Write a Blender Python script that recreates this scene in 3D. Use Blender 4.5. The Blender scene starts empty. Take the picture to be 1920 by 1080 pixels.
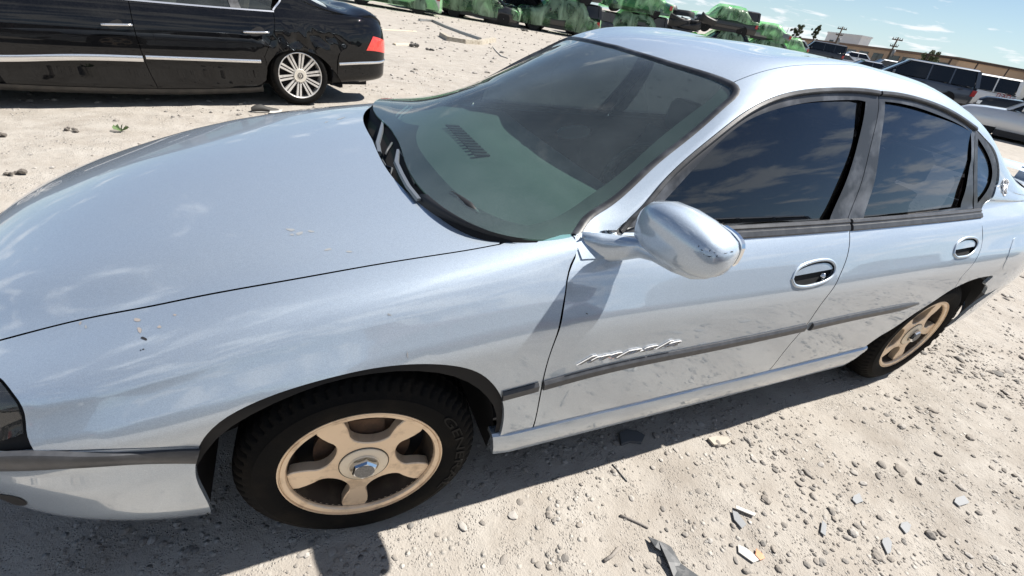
import bpy, bmesh, math, random
import numpy as np
from mathutils import Vector, Matrix, noise
from mathutils.geometry import delaunay_2d_cdt

random.seed(7); rng = np.random.default_rng(7)
scene = bpy.context.scene
COL = scene.collection
# ------------------------------------------------------------------ camera
W, H = 1920.0, 1080.0                      # pixel frame used when a pixel is turned into a direction
CAM = np.array([-0.07661, -0.80874, 1.4844]); YAW, PITCH, ROLL, FPX = 0.49224, 0.56515, 0.18194, 837.104
_f = np.array([math.sin(YAW)*math.cos(PITCH), math.cos(YAW)*math.cos(PITCH), -math.sin(PITCH)])
_r = np.array([math.cos(YAW), -math.sin(YAW), 0.0]); _u = np.cross(_r, _f)
CR = math.cos(ROLL)*_r + math.sin(ROLL)*_u; CU = -math.sin(ROLL)*_r + math.cos(ROLL)*_u; CF = _f
cam_data = bpy.data.cameras.new('camera'); cam = bpy.data.objects.new('camera', cam_data); COL.objects.link(cam)
cam_data.sensor_width = 36.0; cam_data.lens = FPX/W*36.0; cam_data.clip_start = 0.02; cam_data.clip_end = 6000
M = Matrix(((CR[0], CU[0], -CF[0], CAM[0]), (CR[1], CU[1], -CF[1], CAM[1]), (CR[2], CU[2], -CF[2], CAM[2]), (0, 0, 0, 1)))
cam.matrix_world = M; scene.camera = cam
# ------------------------------------------------------------------ light
SUN_DIR = np.array([0.61, -0.034, 0.79]); SUN_DIR /= np.linalg.norm(SUN_DIR)       # towards the sun
SUN_ELEV = math.asin(SUN_DIR[2]); SUN_AZ = math.atan2(SUN_DIR[0], SUN_DIR[1])      # azimuth from +y towards +x
sun_data = bpy.data.lights.new('sun', 'SUN'); sun_data.energy = 5.0; sun_data.angle = math.radians(0.53); sun_data.color = (1.0, 0.955, 0.89)
sun = bpy.data.objects.new('sun', sun_data); COL.objects.link(sun); sun.location = (0, 0, 60)
sun.rotation_euler = Vector(SUN_DIR).to_track_quat('Z', 'Y').to_euler()
world = bpy.data.worlds.new('World'); scene.world = world; world.use_nodes = True
wn, wl = world.node_tree.nodes, world.node_tree.links; wn.clear()
def N(nodes, kind, **kw):
    n = nodes.new(kind)
    for k, v in kw.items():
        if k == 'inp':
            for a, b in v.items(): n.inputs[a].default_value = b
        else: setattr(n, k, v)
    return n
sky = N(wn, 'ShaderNodeTexSky', sky_type='NISHITA', sun_disc=False, sun_elevation=SUN_ELEV, sun_rotation=SUN_AZ, altitude=600.0, air_density=1.0, dust_density=0.2, ozone_density=3.0)
geo = N(wn, 'ShaderNodeNewGeometry'); sepw = N(wn, 'ShaderNodeSeparateXYZ')
tc = N(wn, 'ShaderNodeTexCoord')
wl.new(tc.outputs['Generated'], sepw.inputs[0])
zm = N(wn, 'ShaderNodeMath', operation='MAXIMUM', inp={1: 0.0}); wl.new(sepw.outputs['Z'], zm.inputs[0]); zc = N(wn, 'ShaderNodeMath', operation='ADD', inp={1: 0.11}); wl.new(zm.outputs[0], zc.inputs[0])
dx = N(wn, 'ShaderNodeMath', operation='DIVIDE'); dy = N(wn, 'ShaderNodeMath', operation='DIVIDE')
wl.new(sepw.outputs['X'], dx.inputs[0]); wl.new(zc.outputs[0], dx.inputs[1]); wl.new(sepw.outputs['Y'], dy.inputs[0]); wl.new(zc.outputs[0], dy.inputs[1])
cmb = N(wn, 'ShaderNodeCombineXYZ'); wl.new(dx.outputs[0], cmb.inputs[0]); wl.new(dy.outputs[0], cmb.inputs[1])
n1 = N(wn, 'ShaderNodeTexNoise', inp={'Scale': 2.3, 'Detail': 9.0, 'Roughness': 0.60, 'Distortion': 0.35}); wl.new(cmb.outputs[0], n1.inputs['Vector'])
n2 = N(wn, 'ShaderNodeTexNoise', inp={'Scale': 0.17, 'Detail': 3.0, 'Roughness': 0.5}); wl.new(cmb.outputs[0], n2.inputs['Vector'])
mul = N(wn, 'ShaderNodeMath', operation='MULTIPLY_ADD', inp={1: 0.6, 2: 0.0}); wl.new(n2.outputs['Fac'], mul.inputs[0])
ad = N(wn, 'ShaderNodeMath', operation='ADD'); wl.new(n1.outputs['Fac'], ad.inputs[0]); wl.new(mul.outputs[0], ad.inputs[1])
cr = N(wn, 'ShaderNodeValToRGB'); cr.color_ramp.elements[0].position = 0.835; cr.color_ramp.elements[1].position = 0.945
wl.new(ad.outputs[0], cr.inputs[0])
fade = N(wn, 'ShaderNodeMapRange', inp={1: 0.0, 2: 0.03, 3: 0.0, 4: 0.85}); wl.new(sepw.outputs['Z'], fade.inputs[0])
cf = N(wn, 'ShaderNodeMath', operation='MULTIPLY'); wl.new(cr.outputs[0], cf.inputs[0]); wl.new(fade.outputs[0], cf.inputs[1])
mixw = N(wn, 'ShaderNodeMixRGB', inp={2: (10.5, 10.8, 11.1, 1)}); hz_ = N(wn, 'ShaderNodeMapRange', inp={1: -.02, 2: .13, 3: .85, 4: 0.0}); wl.new(sepw.outputs['Z'], hz_.inputs[0])
hp = N(wn, 'ShaderNodeMath', operation='POWER', inp={1: 1.6}); wl.new(hz_.outputs[0], hp.inputs[0])
mh = N(wn, 'ShaderNodeMixRGB', inp={2: (5.6, 8.2, 10.2, 1)}); wl.new(hp.outputs[0], mh.inputs[0]); wl.new(sky.outputs[0], mh.inputs[1])
wl.new(cf.outputs[0], mixw.inputs[0]); wl.new(mh.outputs[0], mixw.inputs[1])
bg = N(wn, 'ShaderNodeBackground', inp={1: 0.055}); wl.new(mixw.outputs[0], bg.inputs[0])
wo = N(wn, 'ShaderNodeOutputWorld'); wl.new(bg.outputs[0], wo.inputs[0])
scene.view_settings.view_transform = 'Standard'; scene.view_settings.look = 'None'
scene.view_settings.exposure = 0.85; scene.view_settings.gamma = 1.0
scene.cycles.max_bounces = 10; scene.cycles.transparent_max_bounces = 12; scene.cycles.caustics_reflective = False; scene.cycles.caustics_refractive = False
# ------------------------------------------------------------------ pixel rays
def ray(px, py):
    d = CF + CR*((px-W/2)/FPX) - CU*((py-H/2)/FPX)
    return d/np.linalg.norm(d)
def at(px, py, ax, val):                    # the point of a pixel's ray on the plane axis = val
    d = ray(px, py); return CAM + d*((val-CAM[ax])/d[ax])
def gnd(px, py, z=0.0): return at(px, py, 2, z)
def project(P):
    d = np.atleast_2d(P)-CAM; z = d@CF; z = np.where(np.abs(z) < 1e-6, 1e-6, z)
    return np.stack([W/2+FPX*(d@CR)/z, H/2-FPX*(d@CU)/z], 1)
# ------------------------------------------------------------------ materials
MATS = {}
def mat(name, color=(.5, .5, .5), rough=.5, metal=0.0, coat=0.0, spec=.5, trans=0.0, ior=1.45, alpha=1.0, emit=None, noise_=None, bump=None, coat_rough=.03, vary=None):
    """noise_=(scale, colour2, lo, hi)  bump=(scale, strength, distance)  vary=(scale, rough2)"""
    if name in MATS: return MATS[name]
    m = bpy.data.materials.new(name); m.use_nodes = True; nt = m.node_tree; b = nt.nodes['Principled BSDF']
    b.inputs['Base Color'].default_value = (*color, 1); b.inputs['Roughness'].default_value = rough; b.inputs['Metallic'].default_value = metal
    b.inputs['Coat Weight'].default_value = coat; b.inputs['Coat Roughness'].default_value = coat_rough; b.inputs['Specular IOR Level'].default_value = spec
    b.inputs['Transmission Weight'].default_value = trans; b.inputs['IOR'].default_value = ior; b.inputs['Alpha'].default_value = alpha
    if emit: b.inputs['Emission Color'].default_value = (*emit[:3], 1); b.inputs['Emission Strength'].default_value = emit[3]
    tcn = None
    if noise_ or bump or vary: tcn = N(nt.nodes, 'ShaderNodeTexCoord')
    if noise_:
        t = N(nt.nodes, 'ShaderNodeTexNoise', inp={'Scale': noise_[0], 'Detail': 6.0, 'Roughness': .6}); nt.links.new(tcn.outputs['Object'], t.inputs['Vector'])
        r = N(nt.nodes, 'ShaderNodeMapRange', inp={1: noise_[2], 2: noise_[3]}); nt.links.new(t.outputs['Fac'], r.inputs[0])
        x = N(nt.nodes, 'ShaderNodeMixRGB', inp={1: (*color, 1), 2: (*noise_[1], 1)}); nt.links.new(r.outputs[0], x.inputs[0]); nt.links.new(x.outputs[0], b.inputs['Base Color'])
    if vary:
        t = N(nt.nodes, 'ShaderNodeTexNoise', inp={'Scale': vary[0], 'Detail': 4.0}); nt.links.new(tcn.outputs['Object'], t.inputs['Vector'])
        r = N(nt.nodes, 'ShaderNodeMapRange', inp={1: .35, 2: .7, 3: rough, 4: vary[1]}); nt.links.new(t.outputs['Fac'], r.inputs[0]); nt.links.new(r.outputs[0], b.inputs['Roughness'])
    if bump:
        t = N(nt.nodes, 'ShaderNodeTexNoise', inp={'Scale': bump[0], 'Detail': 5.0, 'Roughness': .6}); nt.links.new(tcn.outputs['Object'], t.inputs['Vector'])
        bn = N(nt.nodes, 'ShaderNodeBump', inp={'Strength': bump[1], 'Distance': bump[2]}); nt.links.new(t.outputs['Fac'], bn.inputs['Height']); nt.links.new(bn.outputs[0], b.inputs['Normal'])
    MATS[name] = m; return m
# ------------------------------------------------------------------ mesh helpers
WROOT = {}                                 # roots whose parts are written in world coordinates
def link(name, me, material, parent=None):
    o = bpy.data.objects.new(name, me); COL.objects.link(o)
    if material and not me.materials: me.materials.append(material)
    if parent:
        o.parent = parent
        if parent.name in WROOT: o.matrix_parent_inverse = WROOT[parent.name].inverted()
    return o
def mesh(name, V, F, material=None, parent=None, smooth=False, normals=None):
    me = bpy.data.meshes.new(name); me.from_pydata([tuple(map(float, v)) for v in V], [], [tuple(map(int, f)) for f in F]); me.update()
    if smooth or normals is not None: me.polygons.foreach_set('use_smooth', np.ones(len(me.polygons), bool))
    if normals is not None: me.normals_split_custom_set_from_vertices([tuple(map(float, n)) for n in normals])
    return link(name, me, material, parent)
class MB:
    """collects simple solids into ONE mesh"""
    def __init__(s): s.V = []; s.F = []
    def add(s, V, F):
        o = len(s.V); s.V += [tuple(map(float, v)) for v in V]; s.F += [tuple(int(i)+o for i in f) for f in F]; return s
    def box(s, a, b):
        (x0, y0, z0), (x1, y1, z1) = a, b
        return s.add([(x0, y0, z0), (x1, y0, z0), (x1, y1, z0), (x0, y1, z0), (x0, y0, z1), (x1, y0, z1), (x1, y1, z1), (x0, y1, z1)],
                     [(0, 3, 2, 1), (4, 5, 6, 7), (0, 1, 5, 4), (1, 2, 6, 5), (2, 3, 7, 6), (3, 0, 4, 7)])
    def loft(s, rings, cap=True, closed=True):
        n = len(rings[0]); V = [p for r in rings for p in r]; F = []
        for i in range(len(rings)-1):
            for j in range(n if closed else n-1):
                k = (j+1) % n; F.append((i*n+j, i*n+k, (i+1)*n+k, (i+1)*n+j))
        if cap and closed: F += [tuple(range(n-1, -1, -1)), tuple(range((len(rings)-1)*n, len(rings)*n))]
        return s.add(V, F)
    def tube(s, pts, r, n=8, cap=True):
        pts = [np.array(p, float) for p in pts]; rs = r if hasattr(r, '__len__') else [r]*len(pts); rings = []
        for i, p in enumerate(pts):
            t = pts[min(i+1, len(pts)-1)]-pts[max(i-1, 0)]; t /= np.linalg.norm(t)+1e-9
            a = np.cross(t, [0, 0, 1.0]); a = a if np.linalg.norm(a) > 1e-3 else np.cross(t, [1.0, 0, 0]); a /= np.linalg.norm(a); b = np.cross(t, a)
            rings.append([p+rs[i]*(math.cos(q)*a+math.sin(q)*b) for q in np.linspace(0, 2*math.pi, n, endpoint=False)])
        return s.loft(rings, cap)
    def lathe(s, prof, n=48, axis='y', full=True):
        """prof: (radius, offset) along the axis"""
        rings = []
        for r, h in prof:
            ring = []
            for q in np.linspace(0, 2*math.pi, n, endpoint=False):
                c, d = r*math.cos(q), r*math.sin(q)
                ring.append((c, h, d) if axis == 'y' else (c, d, h))
            rings.append(ring)
        return s.loft(rings, cap=False)
    def prism(s, poly, h0, h1, axis='y'):
        f = (lambda a, b, h: (a, h, b)) if axis == 'y' else (lambda a, b, h: (a, b, h))
        return s.loft([[f(a, b, h0) for a, b in poly], [f(a, b, h1) for a, b in poly]])
    def build(s, name, material, parent=None, smooth=False, autos=None):
        o = mesh(name, s.V, s.F, material, parent, smooth)
        if autos is not None:
            bm = bmesh.new(); bm.from_mesh(o.data); bmesh.ops.recalc_face_normals(bm, faces=bm.faces)
            for f in bm.faces: f.smooth = True
            for e in bm.edges:
                if len(e.link_faces) == 2 and e.calc_face_angle(0) > math.radians(autos): e.smooth = False
            bm.to_mesh(o.data); bm.free()
        return o
def empty(name, loc, rz=0.0, label=None, cat=None, group=None):
    o = bpy.data.objects.new(name, None); COL.objects.link(o); o.location = loc; o.rotation_euler = (0, 0, rz); o.empty_display_size = .2
    return tag(o, label, cat, group)
def tag(o, label=None, cat=None, group=None, kind=None):
    for k, v in (('label', label), ('category', cat), ('group', group), ('kind', kind)):
        if v: o[k] = v
    return o
def copy_tree(o, parent=None):
    c = o.copy(); COL.objects.link(c)
    if parent: c.parent = parent
    for ch in [x for x in bpy.data.objects if x.parent == o]: copy_tree(ch, c)
    return c
# ------------------------------------------------------------------ splines and trimmed surfaces
class Basis:
    """cardinal natural cubic spline: value = B(t) @ data"""
    def __init__(s, k):
        s.k = k = np.asarray(k, float); n = len(k); h = np.diff(k); A = np.eye(n); D = np.zeros((n, n))
        for i in range(1, n-1):
            A[i, i-1] = h[i-1]; A[i, i] = 2*(h[i-1]+h[i]); A[i, i+1] = h[i]
            D[i, i-1] = 6/h[i-1]; D[i, i] = -6/h[i-1]-6/h[i]; D[i, i+1] = 6/h[i]
        s.M = np.linalg.solve(A, D)
    def __call__(s, t):
        t = np.atleast_1d(np.asarray(t, float)); k = s.k; i = np.clip(np.searchsorted(k, t)-1, 0, len(k)-2); h = k[i+1]-k[i]
        a = (k[i+1]-t)/h; b = (t-k[i])/h; B = np.zeros((len(t), len(k))); r = np.arange(len(t))
        B[r, i] += a; B[r, i+1] += b
        return B + ((a**3-a)*h*h/6)[:, None]*s.M[i] + ((b**3-b)*h*h/6)[:, None]*s.M[i+1]
def nodes(x, y):
    b = Basis(x); y = np.asarray(y, float); x0, x1 = x[0], x[-1]
    return lambda t: b(np.clip(t, x0, x1))@y
def catmull(P, n=8, closed=False):
    P = np.asarray(P, float)
    if len(P) == 2: return np.array([P[0]+(P[1]-P[0])*t for t in np.linspace(0, 1, n+1)])
    d = np.r_[0, np.cumsum(np.linalg.norm(np.diff(P, axis=0), axis=1)+1e-9)]
    t = np.linspace(0, d[-1], n*(len(P)-1)+1); return Basis(d)(t)@P
def resample(P, step):
    P = np.asarray(P, float); d = np.r_[0, np.cumsum(np.linalg.norm(np.diff(P, axis=0), axis=1))]
    n = max(2, int(round(d[-1]/step))+1); t = np.linspace(0, d[-1], n)
    return np.stack([np.interp(t, d, P[:, i]) for i in range(P.shape[1])], 1)
def inside(poly, q):
    poly = np.asarray(poly); q = np.asarray(q); c = np.zeros(len(q), bool); a = poly; b = np.roll(poly, -1, 0)
    for (x0, y0), (x1, y1) in zip(a, b):
        m = ((y0 > q[:, 1]) != (y1 > q[:, 1]))
        if m.any(): c ^= m & (q[:, 0] < (x1-x0)*(q[:, 1]-y0)/((y1-y0) if y1 != y0 else 1e-12)+x0)
    return c
def area2(p): return float(np.sum(p[:, 0]*np.roll(p[:, 1], -1)-np.roll(p[:, 0], -1)*p[:, 1]))
def inset(poly, d):
    p = np.asarray(poly, float); keep = np.linalg.norm(p-np.roll(p, 1, 0), axis=1) > 1e-6; p = p[keep]
    e = np.roll(p, -1, 0)-p; e /= np.linalg.norm(e, axis=1)[:, None]+1e-12; s = 1 if area2(p) > 0 else -1
    nrm = np.stack([-e[:, 1], e[:, 0]], 1)*s; m = nrm+np.roll(nrm, 1, 0); m /= np.maximum((m*m).sum(1)[:, None]/2, .35)
    return p+m*d
class Surf:
    """section surface: u runs along the car, v around the section (metres of a typical section)"""
    def __init__(s, W_, Z_, vk, yc, u0, u1, rz=0.0, loc=(0, 0, 0)):
        s.R = np.array([[math.cos(rz), -math.sin(rz), 0], [math.sin(rz), math.cos(rz), 0], [0, 0, 1]]); s.loc = np.array(loc, float)
        s.Wf, s.Zf = W_, Z_; nf = len(vk); vk = np.asarray(vk, float); s.vc = vk[-1]
        s.vk = vk; s.k = np.r_[vk, (2*vk[-1]-vk[:-1])[::-1]]; s.B = Basis(s.k); s.nf = nf; s.yc = yc; s.u0, s.u1 = u0, u1
        uu = np.linspace(u0, u1, 260); vv = np.linspace(0, vk[-1]*1.0, 140); U, V = np.meshgrid(uu, vv, indexing='ij')
        s.guv = np.stack([U.ravel(), V.ravel()], 1); s.gpx = project(s.P(s.guv)); d = s.P(s.guv)-CAM; s.gd = d@CF
    def P(s, uv):
        uv = np.atleast_2d(uv); w = s.Wf(uv[:, 0]); z = s.Zf(uv[:, 0]); B = s.B(uv[:, 1])
        w = np.concatenate([w, -w[:, -2::-1]], 1); z = np.concatenate([z, z[:, -2::-1]], 1)
        return np.stack([uv[:, 0], s.yc-(B*w).sum(1), (B*z).sum(1)], 1)@s.R.T+s.loc
    def Nrm(s, uv):
        uv = np.atleast_2d(uv).astype(float); e = 2e-3
        du = s.P(uv+[e, 0])-s.P(uv-[e, 0]); dv = s.P(uv+[0, e])-s.P(uv-[0, e]); n = np.cross(du, dv)
        n /= np.linalg.norm(n, axis=1)[:, None]+1e-12
        return n
    def pix(s, px, py):
        q = np.array([px, py], float); d = ((s.gpx-q)**2).sum(1)+np.where(s.gd < .05, 1e9, 0); i = np.argsort(d)[:60]
        i = i[np.argmin(d[i]+s.gd[i]*400)]; uv = s.guv[i].copy()
        for _ in range(25):
            f = project(s.P(uv))[0]-q
            J = np.stack([(project(s.P(uv+[1e-4, 0]))[0]-q-f)/1e-4, (project(s.P(uv+[0, 1e-4]))[0]-q-f)/1e-4], 1)
            try: st = np.linalg.solve(J+1e-9*np.eye(2), f)
            except Exception: break
            l = np.linalg.norm(st); uv = uv-st*min(1, .05/max(l, 1e-9))
            if l < 1e-5: break
        e = np.linalg.norm(project(s.P(uv))[0]-q)
        if e > 2: print('pix miss', px, py, round(e, 1), uv)
        return uv
    def xz(s, x, z, lo=0, hi=None):           # the near-side point of the surface at x, z
        vv = np.linspace(lo, hi if hi else s.vc, 800); P = s.P(np.stack([np.full(800, x), vv], 1)); i = np.argmin(np.abs(P[:, 2]-z)); return np.array([x, vv[i]])
    def mirror(s, uv): uv = np.array(uv, float); uv[:, 1] = 2*s.vc-uv[:, 1]; return uv
def outline(segs, step=.02):
    """segs: list of polylines (uv) smoothed one by one and joined with corners"""
    out = []
    for g in segs:
        g = np.asarray(g, float); c = resample(catmull(g, 10) if len(g) > 2 else g, step); out.append(c[:-1] if len(out) or True else c)
    return np.concatenate(out)
def panel(surf, poly, name, material, parent=None, holes=(), step=.035, gap=.0022, off=0.0, fold=.014, mirror=False, thick_out=True):
    poly = inset(poly, gap); holes = [inset(h, gap if area2(np.asarray(h)) > 0 else gap) if False else np.asarray(h, float) for h in holes]
    lo, hi = poly.min(0), poly.max(0); gx = np.arange(lo[0]+step/2, hi[0], step); gy = np.arange(lo[1]+step/2, hi[1], step)
    G = np.stack(np.meshgrid(gx, gy), -1).reshape(-1, 2); ok = inside(poly, G)
    for h in holes: ok &= ~inside(h, G)
    G = G[ok]; loops = [poly]+list(holes); L = np.concatenate(loops)
    if len(G): d = np.sqrt(((G[:, None, :]-L[None])**2).sum(-1)).min(1); G = G[d > step*.45]
    pts = np.concatenate([L, G]); edges = []; o = 0
    for l in loops: edges += [(o+i, o+(i+1) % len(l)) for i in range(len(l))]; o += len(l)
    V2, _, F, ov, _, _ = delaunay_2d_cdt([Vector(p) for p in pts], edges, [], 0, 1e-6)
    V2 = np.array([tuple(v) for v in V2]); F = np.array([f[:3] for f in F]); c = V2[F].mean(1); k = inside(poly, c)
    for h in holes: k &= ~inside(h, c)
    F = F[k]; uv = V2
    if mirror: uv = surf.mirror(uv)
    P = surf.P(uv); n = surf.Nrm(uv); P = P+n*off
    T = P[F]; fn = np.cross(T[:, 1]-T[:, 0], T[:, 2]-T[:, 0]); flip = (fn*n[F[:, 0]]).sum(1) < 0; F[flip] = F[flip][:, ::-1]
    V = list(P); NN = list(n); FF = [tuple(f) for f in F]
    if fold:
        for l in loops:
            m = l if not mirror else surf.mirror(l); Q = surf.P(m); nq = surf.Nrm(m); Q = Q+nq*off
            tg = np.roll(Q, -1, 0)-np.roll(Q, 1, 0); s2 = np.cross(tg, nq); s2 /= np.linalg.norm(s2, axis=1)[:, None]+1e-9
            cen = P.mean(0); 
            if area2(l)*(1 if l is poly else -1)*(-1 if mirror else 1) < 0: s2 = -s2
            b0 = len(V); k = len(l); V += list(Q)+list(Q-nq*fold); NN += list(s2)+list(s2)
            for i in range(k):
                j = (i+1) % k; FF.append((b0+i, b0+j, b0+k+j, b0+k+i))
    return mesh(name, V, FF, material, parent, normals=NN)
def strip(surf, line, name, material, parent, prof, mirror=False, taper=None, lift=0.0):
    """sweeps a profile (offset across, height) along a curve that lies on a surface"""
    line = resample(catmull(line, 12), .02); uv = surf.mirror(line) if mirror else line
    P = surf.P(uv); n = surf.Nrm(uv); t = np.gradient(P, axis=0); t /= np.linalg.norm(t, axis=1)[:, None]; b = np.cross(n, t)
    b *= np.sign(b[:, 2:3]+1e-9); rings = []
    for i in range(len(P)):
        s = taper(i/(len(P)-1)) if taper else 1.0
        rings.append([P[i]+b[i]*a*s+n[i]*(h*s+lift) for a, h in prof])
    return MB().loft(rings).build(name, material, parent, autos=40)
# ================================================================== the silver sedan: surfaces
YC = 0.9
XN, XT = -1.07, 4.06
def plan(u):
    t = np.clip((-.25-u)/(-.25-XN), 0, .99999); a = (1-t**2.5)**(1/2.5)
    q = np.clip((u-2.95)/(XT-2.95), 0, .99999); b = (1-q**3.0)**(1/3.0)
    return a*b*(1-.010*((u-1.4)/1.6)**2*np.clip(1-np.abs(u-1.4)/3, 0, 1))
UN = [-1.07, -.9, -.66, -.44, -.18, .05, .37, .6, 1.2, 1.75, 2.3, 2.8, 3.2, 3.6, 3.9, 4.06]
z8f = nodes(UN, [.58, .648, .722, .797, .872, .912, .955, .975, .983, .99, 1.0, 1.012, 1.028, 1.04, 1.02, .93])
w8f = nodes(UN, [.66, .68, .71, .712, .73, .75, .772, .80, .815, .818, .815, .81, .80, .78, .76, .74])
z0f = nodes([-1.07, -.8, -.4, .3, 1.5, 2.4, 3.4, 4.06], [.275, .250, .212, .19, .19, .20, .25, .33])
# side features: (half width, share of the height between sill and belt)
SIDE = [(.850, .0), (.890, .14), (.909, .30), (.9215, .46), (.9280, .610), (.9288, .705), (.9248, .747), (.9125, .786), (.886, .860), (.852, .940)]
def side(u):
    u = np.atleast_1d(u); p = plan(u); z0, z8 = z0f(u), z8f(u)
    hw = nodes(UN, [1, 1, 1, 1, 1, 1, 1, 1, 1, 1, 1, 1, 1, 1, 1, 1])(u)
    fl = np.clip((u-2.4)/.8, 0, 1)*.012
    ff = np.clip((.45-u)/.5, 0, 1)                      # the fender stays fuller below the bonnet seam
    w = [(a+(fl if .3 < s < .8 else 0)+(ff*.012 if s > .7 else 0))*p for a, s in SIDE]; z = [z0+(z8-z0)*s for a, s in SIDE]
    return w, z, p, z8
# bonnet surface: side + bonnet
zcB = nodes([-1.07, -.95, -.8, -.6, -.35, -.1, .2, .6], [.60, .70, .775, .848, .91, .95, .985, 1.01])
def BW(u):
    w, z, p, z8 = side(u); k = nodes([-1.07, -.6, .5], [.58, .62, .66])(u)
    w = w+[w8f(u)*p, k*p*.97, .45*p, 0*u]; return np.stack(w, 1)
def BZ(u):
    u = np.atleast_1d(u); w, z, p, z8 = side(u); c = zcB(u); z = z+[z8, z8+(c-z8)*.40, z8+(c-z8)*.70, c]; return np.stack(z, 1)
def knots(Wf, Zf, u):
    w, z = Wf(np.array([u]))[0], Zf(np.array([u]))[0]; return np.r_[0, np.cumsum(np.hypot(np.diff(w), np.diff(z)))]
SB = Surf(BW, BZ, knots(BW, BZ, .1), YC, XN+.002, .75)
# cabin surface: side + glass + roof
UC = [.15, .35, .5, .58, .65, .72, .87, 1.03, 1.16, 1.34, 1.55, 1.78, 2.0, 2.3, 2.5, 2.65, 2.86, 3.1, 3.35, 3.6, 3.9, 4.06]
z11 = nodes(UC, [.94, .952, .962, .966, .974, 1.012, 1.116, 1.228, 1.302, 1.358, 1.385, 1.402, 1.397, 1.354, 1.302, 1.24, 1.155, 1.095, 1.066, 1.055, 1.03, .935])
z12 = nodes(UC, [.960, .982, .996, 1.006, 1.024, 1.055, 1.148, 1.251, 1.336, 1.412, 1.448, 1.466, 1.455, 1.425, 1.383, 1.338, 1.262, 1.17, 1.105, 1.07, 1.038, .94])
z14 = nodes(UC, [.975, 1.06, 1.132, 1.17, 1.203, 1.236, 1.302, 1.367, 1.412, 1.452, 1.474, 1.487, 1.491, 1.483, 1.465, 1.437, 1.368, 1.262, 1.15, 1.085, 1.045, .945])
def UW(u):
    u = np.atleast_1d(u); w, z, p, z8 = side(u); a = w8f(u)*p; c = (.795-.36*(z11(u)-.98))*np.minimum(p, 1); d = c-.065*p
    e = np.clip((u-2.6)/.7, 0, 1); c = c*(1-e)+np.minimum(c, (a-.05*p))*e; d = d*(1-e)+(a-.14*p)*e
    return np.stack(w+[a, a*.72+c*.28, a*.32+c*.68, c, d, .40*p, 0*u], 1)
def UZ(u):
    u = np.atleast_1d(u); w, z, p, z8 = side(u); c, d, e = z11(u), z12(u), z14(u); c = np.maximum(c, z8-.0)
    m = e-(e-d)*(.36-.14*np.clip((u-1.1)/.4, 0, 1)+.14*np.clip((u-2.7)/.4, 0, 1))
    return np.stack(z+[z8, z8*.72+c*.28, z8*.32+c*.68, c, d, m, e], 1)
SU = Surf(UW, UZ, knots(UW, UZ, 1.7), YC, .15, XT-.002)
def PB(*pts): return [SB.pix(*p) for p in pts]
def PU(*pts): return [SU.pix(*p) for p in pts]
# ------------------------------------------------------------------ paint, glass, trim
def paint(name, base, metal=.85, rough=.34, coat=1.0, flake=.22, dust=(.42, .38, .33), dustamt=.18, coat_rough=.015, spec=.5, coat_ior=1.5, flakelobe=0.0):
    m = bpy.data.materials.new(name); m.use_nodes = True; nt = m.node_tree; b = nt.nodes['Principled BSDF']; L = nt.links
    tcn = N(nt.nodes, 'ShaderNodeTexCoord')
    fl = N(nt.nodes, 'ShaderNodeTexVoronoi', inp={'Scale': 900.0}); L.new(tcn.outputs['Object'], fl.inputs['Vector'])
    sp = N(nt.nodes, 'ShaderNodeSeparateColor'); L.new(fl.outputs['Color'], sp.inputs[0])
    mr = N(nt.nodes, 'ShaderNodeMapRange', inp={3: 1-flake, 4: 1+flake}); L.new(sp.outputs[0], mr.inputs[0])
    mu = N(nt.nodes, 'ShaderNodeVectorMath', operation='SCALE', inp={0: base}); L.new(mr.outputs[0], mu.inputs['Scale'])
    n1 = N(nt.nodes, 'ShaderNodeTexNoise', inp={'Scale': 2.3, 'Detail': 8.0, 'Roughness': .65}); L.new(tcn.outputs['Object'], n1.inputs['Vector'])
    n2 = N(nt.nodes, 'ShaderNodeTexNoise', inp={'Scale': 60.0, 'Detail': 4.0, 'Roughness': .7}); L.new(tcn.outputs['Object'], n2.inputs['Vector'])
    a = N(nt.nodes, 'ShaderNodeMath', operation='MULTIPLY'); L.new(n1.outputs['Fac'], a.inputs[0]); L.new(n2.outputs['Fac'], a.inputs[1])
    r = N(nt.nodes, 'ShaderNodeMapRange', inp={1: .17, 2: .42, 3: 0.0, 4: dustamt}); L.new(a.outputs[0], r.inputs[0])
    x = N(nt.nodes, 'ShaderNodeMixRGB', inp={2: (*dust, 1)}); L.new(r.outputs[0], x.inputs[0]); L.new(mu.outputs[0], x.inputs[1]); L.new(x.outputs[0], b.inputs['Base Color'])
    me = N(nt.nodes, 'ShaderNodeMapRange', inp={1: 0.0, 2: .5, 3: metal, 4: metal*.4}); L.new(r.outputs[0], me.inputs[0]); L.new(me.outputs[0], b.inputs['Metallic'])
    cr_ = N(nt.nodes, 'ShaderNodeMapRange', inp={1: 0.0, 2: .3, 3: coat_rough, 4: coat_rough+.12}); L.new(r.outputs[0], cr_.inputs[0]); L.new(cr_.outputs[0], b.inputs['Coat Roughness'])
    if flakelobe:                                  # the flakes lie at many angles: a second, much broader metallic lobe under the same lacquer
        b2 = N(nt.nodes, 'ShaderNodeBsdfPrincipled', inp={'Metallic': .92, 'Roughness': .72, 'Coat Weight': coat, 'Coat IOR': coat_ior, 'Coat Roughness': coat_rough}); L.new(x.outputs[0], b2.inputs['Base Color'])
        ms = N(nt.nodes, 'ShaderNodeMixShader', inp={0: flakelobe}); L.new(b.outputs[0], ms.inputs[1]); L.new(b2.outputs[0], ms.inputs[2]); L.new(ms.outputs[0], nt.nodes['Material Output'].inputs[0])
    b.inputs['Roughness'].default_value = rough; b.inputs['Coat Weight'].default_value = coat; b.inputs['Coat IOR'].default_value = coat_ior; b.inputs['Specular IOR Level'].default_value = spec
    MATS[name] = m; return m
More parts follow.
